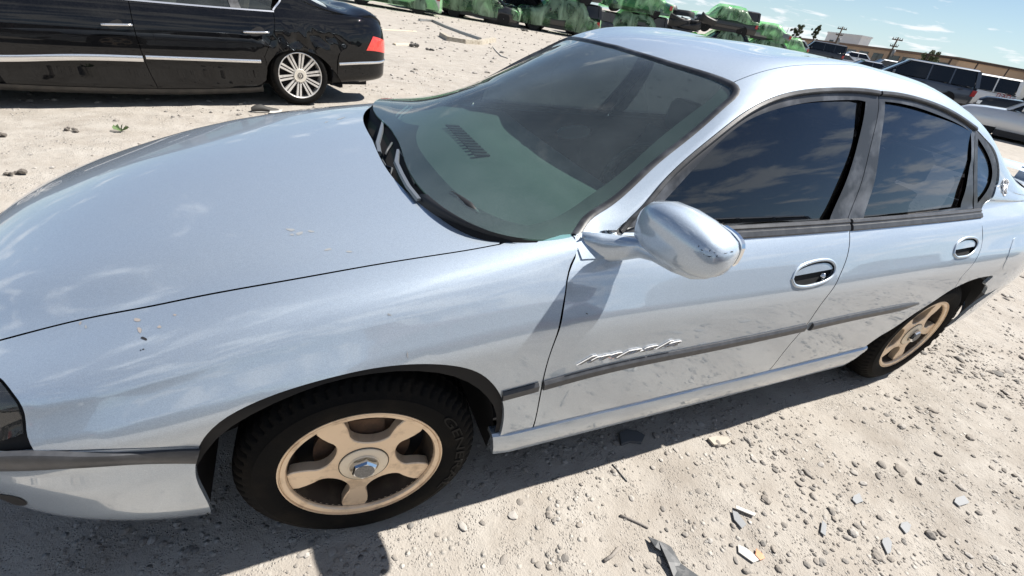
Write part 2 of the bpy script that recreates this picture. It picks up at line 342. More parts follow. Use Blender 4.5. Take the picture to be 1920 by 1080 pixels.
def glass(name, tint, dust=0.0, dcol=(.45, .45, .42), ior=1.5, glow=(1, 1, 1), ds=40.0, fk=1.15):
    m = bpy.data.materials.new(name); m.use_nodes = True; nt = m.node_tree; nt.nodes.clear(); L = nt.links
    o = N(nt.nodes, 'ShaderNodeOutputMaterial'); t = N(nt.nodes, 'ShaderNodeBsdfTransparent', inp={0: (*tint, 1)}); g = N(nt.nodes, 'ShaderNodeBsdfGlossy', inp={0: (*glow, 1), 'Roughness': .0})
    f = N(nt.nodes, 'ShaderNodeFresnel', inp={0: ior}); gb = N(nt.nodes, 'ShaderNodeNewGeometry'); ib_ = N(nt.nodes, 'ShaderNodeMath', operation='MULTIPLY_ADD', inp={1: 1/ior-ior, 2: ior}); L.new(gb.outputs['Backfacing'], ib_.inputs[0]); L.new(ib_.outputs[0], f.inputs[0]); mx = N(nt.nodes, 'ShaderNodeMixShader')
    fm = N(nt.nodes, 'ShaderNodeMath', operation='MULTIPLY', inp={1: fk}, use_clamp=True); L.new(f.outputs[0], fm.inputs[0])
    L.new(fm.outputs[0], mx.inputs[0]); L.new(t.outputs[0], mx.inputs[1]); L.new(g.outputs[0], mx.inputs[2]); last = mx
    if dust:
        tcn = N(nt.nodes, 'ShaderNodeTexCoord'); d = N(nt.nodes, 'ShaderNodeBsdfDiffuse', inp={0: (*dcol, 1)})
        a = N(nt.nodes, 'ShaderNodeTexNoise', inp={'Scale': 3.0, 'Detail': 6.0, 'Roughness': .6}); b = N(nt.nodes, 'ShaderNodeTexNoise', inp={'Scale': ds*6, 'Detail': 3.0, 'Roughness': .8})
        v = N(nt.nodes, 'ShaderNodeTexVoronoi', inp={'Scale': ds*1.6}); vm = N(nt.nodes, 'ShaderNodeMapRange', inp={1: .0, 2: .09, 3: 1.0, 4: 0.0}); L.new(v.outputs['Distance'], vm.inputs[0])
        for q in (a, b, v): L.new(tcn.outputs['Object'], q.inputs['Vector'])
        mu = N(nt.nodes, 'ShaderNodeMath', operation='MULTIPLY'); L.new(a.outputs['Fac'], mu.inputs[0]); L.new(b.outputs['Fac'], mu.inputs[1])
        r = N(nt.nodes, 'ShaderNodeMapRange', inp={1: .1, 2: .45, 3: dust*.35, 4: dust*1.8}); L.new(mu.outputs[0], r.inputs[0])
        ms = N(nt.nodes, 'ShaderNodeMath', operation='MULTIPLY_ADD', inp={1: .25*dust}); L.new(vm.outputs[0], ms.inputs[0]); L.new(r.outputs[0], ms.inputs[2])
        m2 = N(nt.nodes, 'ShaderNodeMixShader'); L.new(ms.outputs[0], m2.inputs[0]); L.new(mx.outputs[0], m2.inputs[1]); L.new(d.outputs[0], m2.inputs[2]); last = m2
    L.new(last.outputs[0], o.inputs[0]); MATS[name] = m; return m
M_SILVER = paint('silver_blue_paint', (.50, .57, .645), metal=.82, rough=.22, flakelobe=.64, dustamt=.05, flake=.10, coat_ior=1.85)
M_WS = glass('windshield_glass', (.64, .86, .80), dust=.10, dcol=(.30, .36, .38))
M_TINT = glass('tinted_glass', (.055, .06, .072), dust=.010, ior=1.5, glow=(.86, .95, 1.08), fk=1.3)
M_TRIM = mat('weathered_black_trim', (.028, .029, .032), .42, noise_=(14, (.10, .105, .115), .45, .75), bump=(180, .12, .002))
M_RUB = mat('black_rubber', (.012, .012, .013), .6)
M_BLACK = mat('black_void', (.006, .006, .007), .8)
M_MOLD = mat('grey_black_moulding', (.045, .047, .052), .38, noise_=(30, (.085, .088, .095), .4, .8), bump=(900, .15, .001))
M_CHROME = mat('chrome', (.78, .79, .80), .06, 1.0)
M_DARKPL = mat('dark_plastic', (.02, .02, .022), .5, bump=(300, .2, .002))
M_TIRE = mat('tyre_rubber', (.007, .0068, .0066), .8, spec=.12, noise_=(9, (.020, .016, .012), .5, .85), bump=(220, .25, .003))
M_ALLOY = mat('dusty_gold_alloy', (.88, .69, .49), .36, .45, noise_=(22, (.46, .33, .21), .52, .82), bump=(120, .08, .001))
M_CAP = mat('pale_gold_cap', (.92, .79, .60), .38, .15, noise_=(35, (.5, .4, .28), .6, .85))
M_RUST = mat('brown_brake', (.10, .065, .042), .8, .2, noise_=(30, (.22, .12, .07), .4, .8))
M_INT = mat('grey_interior', (.055, .062, .06), .75, bump=(400, .2, .002))
M_SEAT = mat('grey_seat_cloth', (.06, .064, .07), .9, bump=(300, .3, .002))
M_LENS = glass('headlamp_lens', (.75, .75, .75), dust=.05)
def join(objs, name):
    b = bmesh.new(); me = objs[0].data; V, F, NN = [], [], []
    for o in objs:
        off = len(V); V += [v.co[:] for v in o.data.vertices]; F += [tuple(i+off for i in p.vertices) for p in o.data.polygons]
        nn = [None]*len(o.data.vertices)
        for l in o.data.loops: nn[l.vertex_index] = l.normal[:]
        NN += [n or (0, 0, 1) for n in nn]
    b.free(); par = objs[0].parent; mt = objs[0].data.materials[0]
    for o in objs: bpy.data.objects.remove(o)
    return mesh(name, V, F, mt, par, normals=NN)
# ------------------------------------------------------------------ silver sedan: panels
car = empty('silver_sedan', (0, 0, 0), 0, 'dusty silver blue four door sedan with gold tinted five spoke wheels', 'car')
def both(fn):
    return [fn(False), fn(True)]
def uvs(*q): return [np.array(a, float) for a in q]
vB, vU = SB.vk, SU.vk
# bonnet
seam = uvs((-.86, .792), (-.78, .803))+PB((0, 638), (83, 616), (167, 596), (278, 575), (361, 558), (480, 536), (560, 522), (700, 497), (800, 481), (900, 465), (937, 458))
rear_e = PB((940, 452), (900, 442), (860, 425), (816, 400), (788, 380), (763, 359), (735, 329), (713, 294), (704, 268)); rear_e[-1][1] = SB.vc; rear_e[-1][0] = .160
fr_e = uvs((-.925, SB.vc), (-.92, 1.25), (-.895, .95), (-.86, .792))
half = outline([seam, [seam[-1], PB((945, 456))[0], rear_e[0]], rear_e], .02)
half = np.concatenate([half, [rear_e[-1]]]); front = outline([fr_e], .02)
hoodp = np.concatenate([half, SB.mirror(half[:-1])[::-1], SB.mirror(front[1:])[::-1], front])
hood = panel(SB, hoodp, 'bonnet', M_SILVER, car, gap=.0022)
# front wing
gapA = PU((1080, 475), (1070, 500), (1060, 550), (1040, 640), (1015, 730), (1003, 790)); gapA_top = np.array([.572, vU[10]+.012])
def u2b(uv):                                  # the same point of the side on the bonnet surface (share of the side features)
    return np.array([uv[0], float(np.interp(uv[1], vU[:11], vB[:11]))])
gapB = [u2b(q) for q in [gapA_top]+gapA]; gapB[0] = np.array([.574, vB[10]+.02]); sillF = np.array([.532, vB[1]*1.02])
arch_px = [(923, 840), (943, 788), (938, 744), (923, 721), (890, 697), (841, 686), (786, 684), (730, 688), (656, 701), (582, 720), (508, 744), (453, 768), (416, 790), (390, 814), (375, 838)]
archF = PB(*arch_px); archF[0] = np.array([.415, vB[1]*.72])
stripT = PB((375, 838), (220, 842), (62, 846)); hlE = PB((62, 846), (48, 813), (46, 787), (37, 758), (18, 732), (0, 711)); hlE.append(np.array([-.735, .768]))
cowl_top = PB((937, 458), (952, 452)); cowl_top += uvs((.43, vB[10]+.018), (.50, vB[10]+.02), (.574, vB[10]+.02))
wing = outline([gapB+[sillF], [sillF, archF[0]], archF, stripT, hlE, [hlE[-1], seam[1]], seam[1:], cowl_top], .02)
wings = both(lambda m: panel(SB, wing, 'front_wing', M_SILVER, car, mirror=m))
# front bumper cover (both halves meet at the nose)
archL = [archF[-1]]+[SB.xz(*q) for q in ((-.362, .49), (-.368, .40), (-.37, .31), (-.385, .225))]
bump = outline([[archL[i] for i in range(len(archL))], [archL[-1], np.array([-.6, .0]), np.array([-.85, .0]), np.array([XN+.00001, .0])], [np.array([XN+.00001, 0]), np.array([XN+.00001, vB[5]])],
                [np.array([XN+.00001, vB[5]]), np.array([-.98, .50]), np.array([-.85, .53]), np.array([-.70, .545]), stripT[-1]], stripT[::-1]], .02)
hb = both(lambda m: panel(SB, bump, 'bumper_cover', M_SILVER, car, mirror=m)); bumper = join(hb, 'bumper_cover')
# headlights and grille band
hl = outline([hlE[1:], [hlE[-1], np.array([-.80, .775]), np.array([-.90, .74]), np.array([-.985, .66])], [np.array([-.985, .66]), np.array([-.98, .53])], [np.array([-.98, .53]), np.array([-.85, .555]), np.array([-.70, .575]), hlE[1]]], .02)
M_HLH = mat('headlamp_housing', (.05, .05, .052), .3, .3)
for m in (False, True):
    h = panel(SB, hl, 'headlight', M_LENS, car, mirror=m, off=.002)
    panel(SB, inset(hl, .01), 'lamp_housing', M_HLH, h, mirror=m, off=-.035, fold=0)
    bx = MB(); c = SB.P(SB.mirror([[-.76, .66]]) if m else [[-.76, .66]])[0]+np.array([.05, 0.03 if not m else -.03, 0]); bx.lathe([(.001, 0), (.02, .004), (.04, .02), (.05, .05)], 20); o = bx.build('reflector', M_CHROME, h, True); o.rotation_euler = (0, 0, -1.2 if not m else 1.2+math.pi); o.location = c
nose = outline([[np.array([XN+.00001, vB[5]+.01]), np.array([-.985, .52])], [np.array([-.985, .52]), np.array([-.985, .67]), np.array([-.94, .76])], [np.array([-.94, .76]), np.array([-.99, 1.2]), np.array([XN+.02, SB.vc])], [np.array([XN+.02, SB.vc]), np.array([XN+.00001, vB[5]+.01])]], .02)
nn = join(both(lambda m: panel(SB, nose, 'grille_panel', M_DARKPL, car, mirror=m, off=-.004)), 'grille_panel')
# doors
beltA = [np.array([u, vU[10]-.028]) for u in np.linspace(.66, 1.745, 9)]; beltB = [np.array([u, vU[10]-.030]) for u in np.linspace(1.757, 2.735, 8)]
gapM = [beltA[-1]]+PU((1591, 470), (1586, 489), (1567, 533), (1542, 567), (1517, 603))+[SU.xz(1.652, .50), SU.xz(1.655, .42), SU.xz(1.662, .335)]
sillA = [np.array([.534, float(np.interp(sillF[1], vB[:4], vU[:4]))]), np.array([1.1, vU[1]*1.06]), gapM[-1]]
def ell(px): return outline([PU(*(px+[px[0]]))], .008)
h1 = ell([(1485, 523), (1491, 510), (1509, 496), (1530, 489), (1547, 487), (1562, 492), (1566, 501), (1564, 512), (1551, 525), (1534, 532), (1513, 537), (1497, 537), (1488, 532)])
h2 = ell([(1788, 475), (1791, 463), (1800, 452), (1811, 446), (1821, 445), (1830, 448), (1833, 455), (1831, 463), (1824, 473), (1813, 480), (1801, 482), (1792, 481)])
doorF = outline([[gapA_top]+gapA+[sillA[0]], sillA, gapM[::-1], beltA[::-1], [beltA[0], np.array([.62, vU[10]+.004]), gapA_top]], .02)
gapR = [beltB[-1]]+PU((1842, 426), (1842, 452), (1836, 475), (1822, 498), (1803, 519))
rarch = PU((1790, 540), (1781, 545), (1748, 567), (1709, 592), (1676, 615), (1643, 635))+[np.array([2.352, vU[1]*1.1])]
sillB = [gapM[-1], np.array([2.0, vU[1]*1.08]), np.array([2.352, vU[1]*1.1])]
doorR = outline([gapM, sillB, rarch[::-1], [rarch[0], gapR[-1]], gapR[::-1], beltB[::-1], [beltB[0], gapM[0]]], .02)
def door(poly, hole, name, hp):
    out = []
    for m in (False, True):
        d = panel(SU, poly, name, M_SILVER, car, holes=[hole], mirror=m); out.append(d)
        big = inset(hole, -.004)
        bowl = panel(SU, big, 'handle_bowl', M_SILVER, d, mirror=m, off=-.034, fold=0, gap=0)
        wall = MB(); hh = SU.mirror(hole) if m else hole; P = SU.P(hh); n = SU.Nrm(hh); wall.loft([list(P), list(P-n*.012), list(P-n*.036)], cap=False); wall.build('handle_recess', M_SILVER, d, True)
        ring = []; P2 = P+n*.001; tg = np.roll(P2, -1, 0)-np.roll(P2, 1, 0); tg /= np.linalg.norm(tg, axis=1)[:, None]; bb = np.cross(n, tg); rr = MB()
        k = len(P2); rings = [[P2[i]+bb[i]*.006*math.cos(q)+n[i]*.004*math.sin(q) for q in np.linspace(0, 2*math.pi, 8, endpoint=False)] for i in list(range(k))+[0]]
        rr.loft(rings, cap=False).build('handle_bezel', M_SILVER, d, True)
        top = inset(hole, .012); sel = np.array([q for q in top]); a, b = hp; nrm = np.array([-(b-a)[1], (b-a)[0]]); nrm /= np.linalg.norm(nrm)
        up = 1 if nrm[1] > 0 else -1; ok_ = ((sel-a)@nrm)*up > 0; k0 = [i for i in range(len(ok_)) if ok_[i] and not ok_[i-1]][0]; ro = np.roll(np.arange(len(ok_)), -k0); sel2 = np.array([sel[i] for i in ro if ok_[i]])
        panel(SU, sel2, 'handle_flap', M_SILVER, d, mirror=m, off=-.002, fold=.012, gap=0)
        if name == 'front_door':
            uv = np.array([SU.pix(1549, 518)]); uv = SU.mirror(uv) if m else uv; q = SU.P(uv)[0]; nq = SU.Nrm(uv)[0]
            MB().tube([q-nq*.03, q-nq*.004], .011, 14).build('lock_cylinder', M_CHROME, d, True)
    return out
hpA = (SU.pix(1488, 520), SU.pix(1566, 506)); hpB = (SU.pix(1790, 471), SU.pix(1832, 462))
doorsF = door(doorF, h1, 'front_door', hpA); doorsR = door(doorR, h2, 'rear_door', hpB)
# outer body side: pillars, roof rail and rear wing in one pressing
dlo = PU((1125, 446), (1249, 340), (1335, 263), (1398, 214), (1440, 191), (1502, 174), (1565, 169), (1650, 175), (1715, 185), (1765, 202), (1802, 222), (1830, 242), (1850, 263), (1869, 291), (1874, 318), (1869, 348), (1858, 374), (1838, 399))
wsA = [np.array([.585, vU[13]+.01]), np.array([.64, vU[14]-.02])]+PU((1144, 385), (1230, 308), (1307, 246), (1375, 186))
wsC = PU((1384, 176), (1385, 166), (1374, 155))
ditch = [wsC[-1], np.array([1.30, vU[14]+.045]), np.array([1.6, vU[14]+.035]), np.array([2.1, vU[14]+.03]), np.array([2.55, vU[14]+.03]), np.array([2.70, vU[14]+.03])]
cpil = [np.array([2.70, vU[14]+.03]), np.array([2.9, vU[14]-.01]), np.array([3.15, vU[14]-.05]), np.array([3.36, vU[14]-.07])]
deck = [cpil[-1], np.array([3.6, vU[13]+.01]), np.array([3.85, vU[13]]), np.array([3.98, vU[13]-.02])]
tail = [deck[-1], np.array([3.97, vU[10]]), np.array([3.93, vU[8]]), np.array([3.93, vU[7]]), np.array([3.75, vU[5]-.01]), np.array([3.5, vU[4]]), np.array([3.21, vU[3]+.01])]
rarch2 = [np.array([3.21, vU[3]+.01])]+[SU.xz(2.807+.405*math.cos(a), .33+.383*math.sin(a)) for a in (.72, .95, 1.12)]+PU((1861, 520), (1854, 518), (1837, 521), (1813, 529), (1790, 540))
apb = [dlo[0], np.array([.640, vU[12]+.01]), np.array([.615, vU[12]+.02]), wsA[0]]
sidep = outline([wsA, wsA[-1:]+wsC, ditch, cpil, deck, tail, rarch2, [rarch2[-1], gapR[-1]], gapR[::-1][:-1]+[dlo[-1]], dlo[::-1], [dlo[0]]+apb[1:]], .02)
sides = both(lambda m: panel(SU, sidep, 'body_side', M_SILVER, car, mirror=m, gap=.0012))
# roof skin
hdr = wsC[-1:]+PU((1353, 146), (1270, 120), (1187, 95)); hdr.append(np.array([1.112, SU.vc]))
rw_top = [np.array([2.78, SU.vc]), np.array([2.77, 1.65]), np.array([2.70, vU[14]+.03])]
hd = outline([hdr], .02); rh = outline([rw_top], .02); dt = outline([ditch[::-1]], .02)
hr = np.concatenate([np.concatenate([rh, dt, hd])]); hr2 = SU.mirror(hr)[::-1]
roofp = np.concatenate([hr, [np.array([1.112, SU.vc])], hr2]); keep = np.linalg.norm(roofp-np.roll(roofp, 1, 0), axis=1) > 1e-4
roof = panel(SU, roofp[keep], 'roof_skin', M_SILVER, car, gap=.0016)
# windscreen, its moulding and its black border
wsb = uvs((.222, SU.vc), (.217, 1.70), (.228, 1.472), (.300, 1.385), (.44, 1.31), (.545, 1.285))+[wsA[0]]
hw = np.concatenate([outline([wsb, wsA, wsA[-1:]+wsC, hdr], .02), [hdr[-1]]]); wsp = np.concatenate([hw, SU.mirror(hw[1:-1])[::-1]])
ws = panel(SU, inset(wsp, .012), 'windscreen', M_WS, car, gap=0, off=-.004, fold=.004)
mline = outline([wsA, wsA[-1:]+wsC, hdr], .02); mline = np.concatenate([mline, [hdr[-1]], SU.mirror(mline[1:])[::-1]])
def sweep_poly(surf, line, prof, name, material, parent):
    P = surf.P(line); n = surf.Nrm(line); t = np.gradient(P, axis=0); t /= np.linalg.norm(t, axis=1)[:, None]; b = np.cross(n, t)
    for _ in range(2): b[1:-1] = (b[:-2]+b[1:-1]+b[2:])/3
    b /= np.linalg.norm(b, axis=1)[:, None]
    return MB().loft([[P[i]+b[i]*a+n[i]*h for a, h in prof] for i in range(len(P))]).build(name, material, parent, autos=50)
sweep_poly(SU, mline, [(-.004, -.008), (-.004, .001), (.002, .003), (.014, .002), (.020, -.006), (.018, -.008)], 'moulding', M_TRIM, ws)
fri = PU((766, 245), (782, 269), (816, 316), (860, 360), (908, 392), (955, 411), (990, 419)); fri[0] = np.array([.325, SU.vc])
frr = PU((1024, 411), (1090, 375), (1165, 320), (1250, 245), (1335, 180)); frt = [np.array([1.175, vU[14]+.07]), np.array([1.155, 1.55]), np.array([1.07, SU.vc])]
hf = np.concatenate([outline([fri, [fri[-1]]+frr, [frr[-1]]+frt[:1], frt], .02), [frt[-1]]]); frp = np.concatenate([hf, SU.mirror(hf[1:-1])[::-1]])
panel(SU, inset(wsp, .01), 'black_border', mat('frit', (.012, .012, .013), .6), ws, holes=[frp], gap=0, off=-.008, fold=0)
# rear screen and boot lid
rwb = [np.array([3.40, SU.vc]), np.array([3.40, 1.7]), np.array([3.36, vU[14]-.07])]
hw2 = np.concatenate([outline([rw_top, cpil, rwb[::-1]], .02), [rwb[0]]]); rwp = np.concatenate([hw2, SU.mirror(hw2[1:-1])[::-1]])
panel(SU, rwp, 'rear_screen', M_TINT, car, off=-.003, fold=.003)
hb2 = np.concatenate([outline([rwb, deck, [deck[-1], np.array([4.0, 1.6]), np.array([4.01, SU.vc])]], .02), [np.array([4.01, SU.vc])]]); bl = np.concatenate([hb2, SU.mirror(hb2[1:-1])[::-1]])
panel(SU, bl, 'boot_lid', M_SILVER, car)
# rear bumper
tb = outline([[np.array([3.21, vU[3]+.01]), np.array([3.5, vU[4]]), np.array([3.75, vU[5]-.01]), np.array([3.93, vU[7]])], [np.array([3.93, vU[7]]), np.array([XT-.0004, vU[7]])], [np.array([XT-.0004, vU[7]]), np.array([XT-.0004, 0])],
              [np.array([XT-.0004, 0]), np.array([3.6, 0.0]), np.array([3.24, .0])], [np.array([3.24, .0]), SU.xz(3.20, .33), SU.xz(3.19, .45), np.array([3.21, vU[3]+.01])]], .02)
join(both(lambda m: panel(SU, tb, 'rear_bumper_cover', M_SILVER, car, mirror=m)), 'rear_bumper_cover')
tl = outline([[np.array([3.985, vU[13]-.03]), np.array([3.975, vU[10]]), np.array([3.935, vU[8]]), np.array([3.935, vU[7]+.005])], [np.array([3.935, vU[7]+.005]), np.array([XT-.0004, vU[7]+.005])], [np.array([XT-.0004, vU[7]+.005]), np.array([XT-.0004, vU[13]-.03])], [np.array([XT-.0004, vU[13]-.03]), np.array([3.985, vU[13]-.03])]], .02)
both(lambda m: panel(SU, tl, 'tail_light', mat('red_lens', (.35, .01, .012), .12, coat=1), car, mirror=m))
# inner shell behind the gaps
def archhole(S, x0): return np.array([S.xz(x0+.40*math.cos(a), max(.33+.385*math.sin(a), .235), 0, .75) for a in np.linspace(math.pi, 0, 24)]+[[x0+.41, -.05], [x0-.41, -.05]])
ib = np.array([[XN+.03, .02], [.70, .02], [.70, vB[10]-.02], [.42, vB[10]-.02], [.33, vB[10]+.05], [.1, vB[10]+.09], [-.8, vB[10]+.07], [XN+.03, vB[10]-.05]]); iu = np.array([[.50, .02], [3.98, .02], [3.98, vU[10]-.03], [.50, vU[10]-.03]])
for m in (False, True):
    for S, q, x0 in ((SB, ib, 0.0), (SU, iu, 2.807)):
        panel(S, outline([[q[i], q[(i+1) % len(q)]] for i in range(len(q))], .04), 'inner_panel', M_BLACK, car, holes=[archhole(S, x0)], mirror=m, off=-.0135, fold=0, gap=0, step=.06)
# ------------------------------------------------------------------ silver sedan: glass, trims, mirror, wheels, cabin
B_gap_px = [(1649, 176), (1645, 229), (1627, 304), (1604, 377), (1589, 419)]
bg_ = PU(*B_gap_px)
gF = outline([PU((1240, 384), (1290, 330), (1375, 245), (1445, 208), (1530, 190), (1612, 187)), PU((1612, 187), (1625, 190)), PU((1625, 190), (1612, 262), (1593, 327), (1556, 416)), [SU.pix(1556, 416)]+[np.array([u, vU[10]+.016]) for u in (1.45, 1.2, .86)], [np.array([.86, vU[10]+.016]), SU.pix(1240, 384)]], .02)
gR = outline([PU((1661, 190), (1725, 202), (1785, 225), (1822, 247)), PU((1822, 247), (1823, 299)), PU((1823, 299), (1803, 389)), [SU.pix(1803, 389), np.array([2.2, vU[10]+.016]), SU.pix(1621, 409)], PU((1621, 409), (1638, 354), (1654, 257), (1661, 190))], .02)
def PUs(pts, n=5): return [SU.pix(*q) for q in catmull(np.array(pts, float), n)]
gQ = np.concatenate([np.array(PUs([(1835, 259), (1848, 279), (1858, 301), (1862, 322), (1856, 350), (1834, 381)], 6))[:-1], np.array(PUs([(1834, 381), (1834, 320), (1835, 259)], 5))[:-1]])
dF = outline([dlo[:7], [dlo[6], bg_[0]], bg_, [bg_[-1]]+[np.array([u, vU[10]+.004]) for u in (1.45, 1.1, .80)], [np.array([.80, vU[10]+.004]), dlo[0]]], .02)
dR = outline([bg_[::-1], [bg_[0]]+dlo[7:12], PU((1830, 242), (1828, 300), (1827, 391)), [SU.pix(1827, 391), np.array([2.3, vU[10]+.004]), bg_[-1]]], .02)
dQ = np.concatenate([np.array(PUs([(1830, 242), (1850, 263), (1865, 290), (1871, 318), (1867, 348), (1856, 376), (1838, 399)], 5))[:-1], np.array(PU((1838, 399), (1827, 391))), np.array(PUs([(1827, 391), (1828, 300), (1830, 242)], 5))[1:-1]])
import copy
GS = copy.copy(SU)                                   # the side glass: one smooth curved sheet from belt to roof
def _gsP(uv):
    q = SU.P(uv); dz = q[:, 2]-.985; w = .8025-.335*dz-.150*dz*dz-.004*((q[:, 0]-1.7)/1.0)**2; q[:, 1] = YC-np.sign(YC-q[:, 1])*w; return q
GS.P = _gsP
M_FRAME = mat('weathered_window_frame', (.035, .038, .044), .36, noise_=(7, (.16, .17, .19), .48, .72), bump=(60, .06, .002))
fin_ = (lambda a, h: [(-a, -.003), (-a, h*.6), (-a*.6, h), (a*.6, h), (a, h*.6), (a, -.003)])
for k, m in enumerate((False, True)):
    f, r, s = doorsF[k], doorsR[k], sides[k]
    panel(SU, dF, 'window_frame', M_FRAME, f, holes=[gF], mirror=m, off=-.003, fold=.012, gap=.002); panel(GS, inset(gF, -.010), 'window_glass', M_TINT, f, mirror=m, off=-.010, fold=0, gap=0)
    panel(SU, dR, 'window_frame', M_FRAME, r, holes=[gR], mirror=m, off=-.003, fold=.012, gap=.002); panel(GS, inset(gR, -.010), 'window_glass', M_TINT, r, mirror=m, off=-.010, fold=0, gap=0)
    panel(SU, dQ, 'quarter_window_frame', M_TRIM, s, holes=[gQ], mirror=m, off=-.002, fold=.01, gap=.001); panel(SU, inset(gQ, -.006), 'quarter_window', M_TINT, s, mirror=m, off=-.009, fold=0, gap=0)
    strip(SU, [dlo[0]*.75+dlo[1]*.25]+dlo[1:7]+[dlo[7]-[.006, 0]], 'weatherstrip', M_TRIM, f, fin_(.008, .007), m); strip(SU, [dlo[7]+[.006, 0]]+dlo[8:12], 'weatherstrip', M_TRIM, r, fin_(.008, .007), m)
    beltp = [(-.024, -.012), (-.024, .004), (-.020, .008), (-.004, .009), (-.001, .006), (.004, .006), (.008, .010), (.018, .008), (.022, 0), (.022, -.012)]
    strip(SU, [np.array([u, vU[10]-.006]) for u in (.83, 1.1, 1.4, 1.741)], 'belt_moulding', M_MOLD, f, beltp, m); strip(SU, [np.array([u, vU[10]-.008]) for u in (1.757, 2.1, 2.4, 2.72)], 'belt_moulding', M_MOLD, r, beltp, m)
    # body side mouldings
    mp = [(-.019, -.004), (-.019, .005), (-.012, .011), (.011, .011), (.019, .004), (.019, -.004)]
    strip(SB, PB((941, 742), (975, 733), (1008, 724)), 'side_moulding', M_MOLD, wings[k], mp, m)
    strip(SU, PU((1018, 722), (1140, 690), (1260, 665), (1400, 637), (1507, 614)), 'side_moulding', M_MOLD, f, mp, m)
    strip(SU, PU((1519, 612), (1600, 594), (1660, 582), (1722, 569)), 'side_moulding', M_MOLD, r, mp, m, taper=lambda t: 1 if t < .8 else 1-.75*((t-.8)/.2)**1.5)
    bp = [(-.024, -.006), (-.024, .006), (-.016, .011), (.016, .011), (.024, .006), (.024, -.006)]
    strip(SB, PB((372, 853), (220, 858), (80, 863), (0, 866))+[np.array([-.86, .43]), np.array([-1.0, .42])], 'bumper_strip', M_MOLD, bumper, bp, m)
    # rocker panel with a ledge
    prof = [(.80, .185), (.862, .190), (.882, .205), (.898, .262), (.9035, .312), (.901, .322), (.892, .328), (.862, .330)]
    rk = MB(); rg = []
    for u in np.r_[np.linspace(.405, .46, 4), np.linspace(.5, 2.26, 20), np.linspace(2.30, 2.36, 4)]:
        e = min(1, (u-.36)/.10) if u < .5 else min(1, (2.42-u)/.10); pl = float(plan(np.array([u]))[0]); sgn = -1 if m else 1
        rg.append([(u+(.030*(z-.2)/.12 if u > 2.25 else -.02*(z-.25)/.1 if u < .5 else 0), YC-sgn*w*pl*(.985+.015*e), z) for w, z in prof])
    rk.loft(rg).build('rocker_panel', M_SILVER, car, autos=22)
# fuel door, emblem, badge
uvc = PU((1900, 448), (1911, 446), (1916, 455), (1908, 478), (1893, 500), (1885, 505), (1890, 480)); fd = outline([uvc+[uvc[0]]], .01)
fdo = panel(SU, fd, 'fuel_door', M_SILVER, sides[0], off=.0015, fold=.006, gap=0)
M_TXT = mat('badge_chrome', (.92, .92, .92), .3, .2)  # near-white, also paints the highlight on the lettering edges
def text3d(s, size, depth, shear=0.0, bevel=0.0, bold=0.0):
    cu = bpy.data.curves.new('lettering', 'FONT'); cu.body = s; cu.size = size; cu.extrude = depth; cu.shear = shear; cu.bevel_depth = bevel; cu.align_x = 'LEFT'; cu.resolution_u = 3; cu.offset = bold
    o = bpy.data.objects.new('lettering', cu); COL.objects.link(o); dg = bpy.context.evaluated_depsgraph_get(); me = bpy.data.meshes.new_from_object(o.evaluated_get(dg))
    bpy.data.objects.remove(o); return me
def letters_on(surf, a, b, s, name, material, parent, hgt, depth=.004, shear=.35, mirror=False, bevel=.0006, lift=.003, wide=None):
    me = text3d(s, 1.0, depth, shear, bevel, .004); V = np.array([v.co[:] for v in me.vertices]); x0, x1 = V[:, 0].min(), V[:, 0].max(); y0, y1 = V[:, 1].min(), V[:, 1].max()
    pa, pb = np.asarray(a), np.asarray(b); d = pb-pa; L_ = np.linalg.norm(d); t = (V[:, 0]-x0)/(x1-x0); h = (V[:, 1]-y0)/(y1-y0)*hgt; nrm = np.array([-d[1], d[0]])/L_
    uv = pa+t[:, None]*d+h[:, None]*nrm
    if mirror: uv = surf.mirror(pa+(1-t)[:, None]*d+h[:, None]*nrm)
    P = surf.P(uv)+surf.Nrm(uv)*(lift+V[:, 2:3]); F = [tuple(p.vertices) for p in me.polygons]; fc = [abs(p.normal.z) > .9 for p in me.polygons]; bpy.data.meshes.remove(me)
    o = mesh(name, P, F, material, parent); o.data.materials.append(mat('badge_face_shade', (.16, .165, .17), .25, .8)); o.data.polygons.foreach_set('material_index', np.array(fc, np.int32)); return o  # letter faces coloured dark as if shaded, pale edges stand for sunlit highlights
bA, bB = SU.pix(1079, 687), SU.pix(1272, 648)
letters_on(SU, bA, bB, 'Impala', 'badge_lettering', M_TXT, doorsF[0], .034, .0018, .45, bevel=0.0)
letters_on(SU, bA, bB, 'Impala', 'badge_lettering', M_TXT, doorsF[1], .034, .0018, .45, True, bevel=0.0)
for m in (False, True):
    uv = np.array([SU.pix(1881, 352)]); uv = SU.mirror(uv) if m else uv; c = SU.P(uv)[0]; n = SU.Nrm(uv)[0]; t = np.array([1, 0, 0])-n*n[0]; t /= np.linalg.norm(t); b = np.cross(n, t); b *= np.sign(b[2])
    e = MB(); e.tube([c+n*.004+t*.022*math.cos(q)+b*.038*math.sin(q) for q in np.linspace(0, 2*math.pi, 25)], .0028, 6, False)
    for pts in ([(-.03, .002), (-.012, .012), (.008, .010), (.022, -.004)], [(.020, -.002), (.030, .016), (.040, .026)], [(-.012, .008), (-.024, -.016), (-.034, -.022)], [(.012, .006), (.010, -.018), (.020, -.028)], [(.034, .022), (.022, .034), (.010, .038)]):
        e.tube([c+n*.006+t*p*.85+b*q for p, q in pts], [.006]+[.005]*(len(pts)-2)+[.003], 6)
    e.build('wing_emblem', M_TXT, sides[1 if m else 0], True)
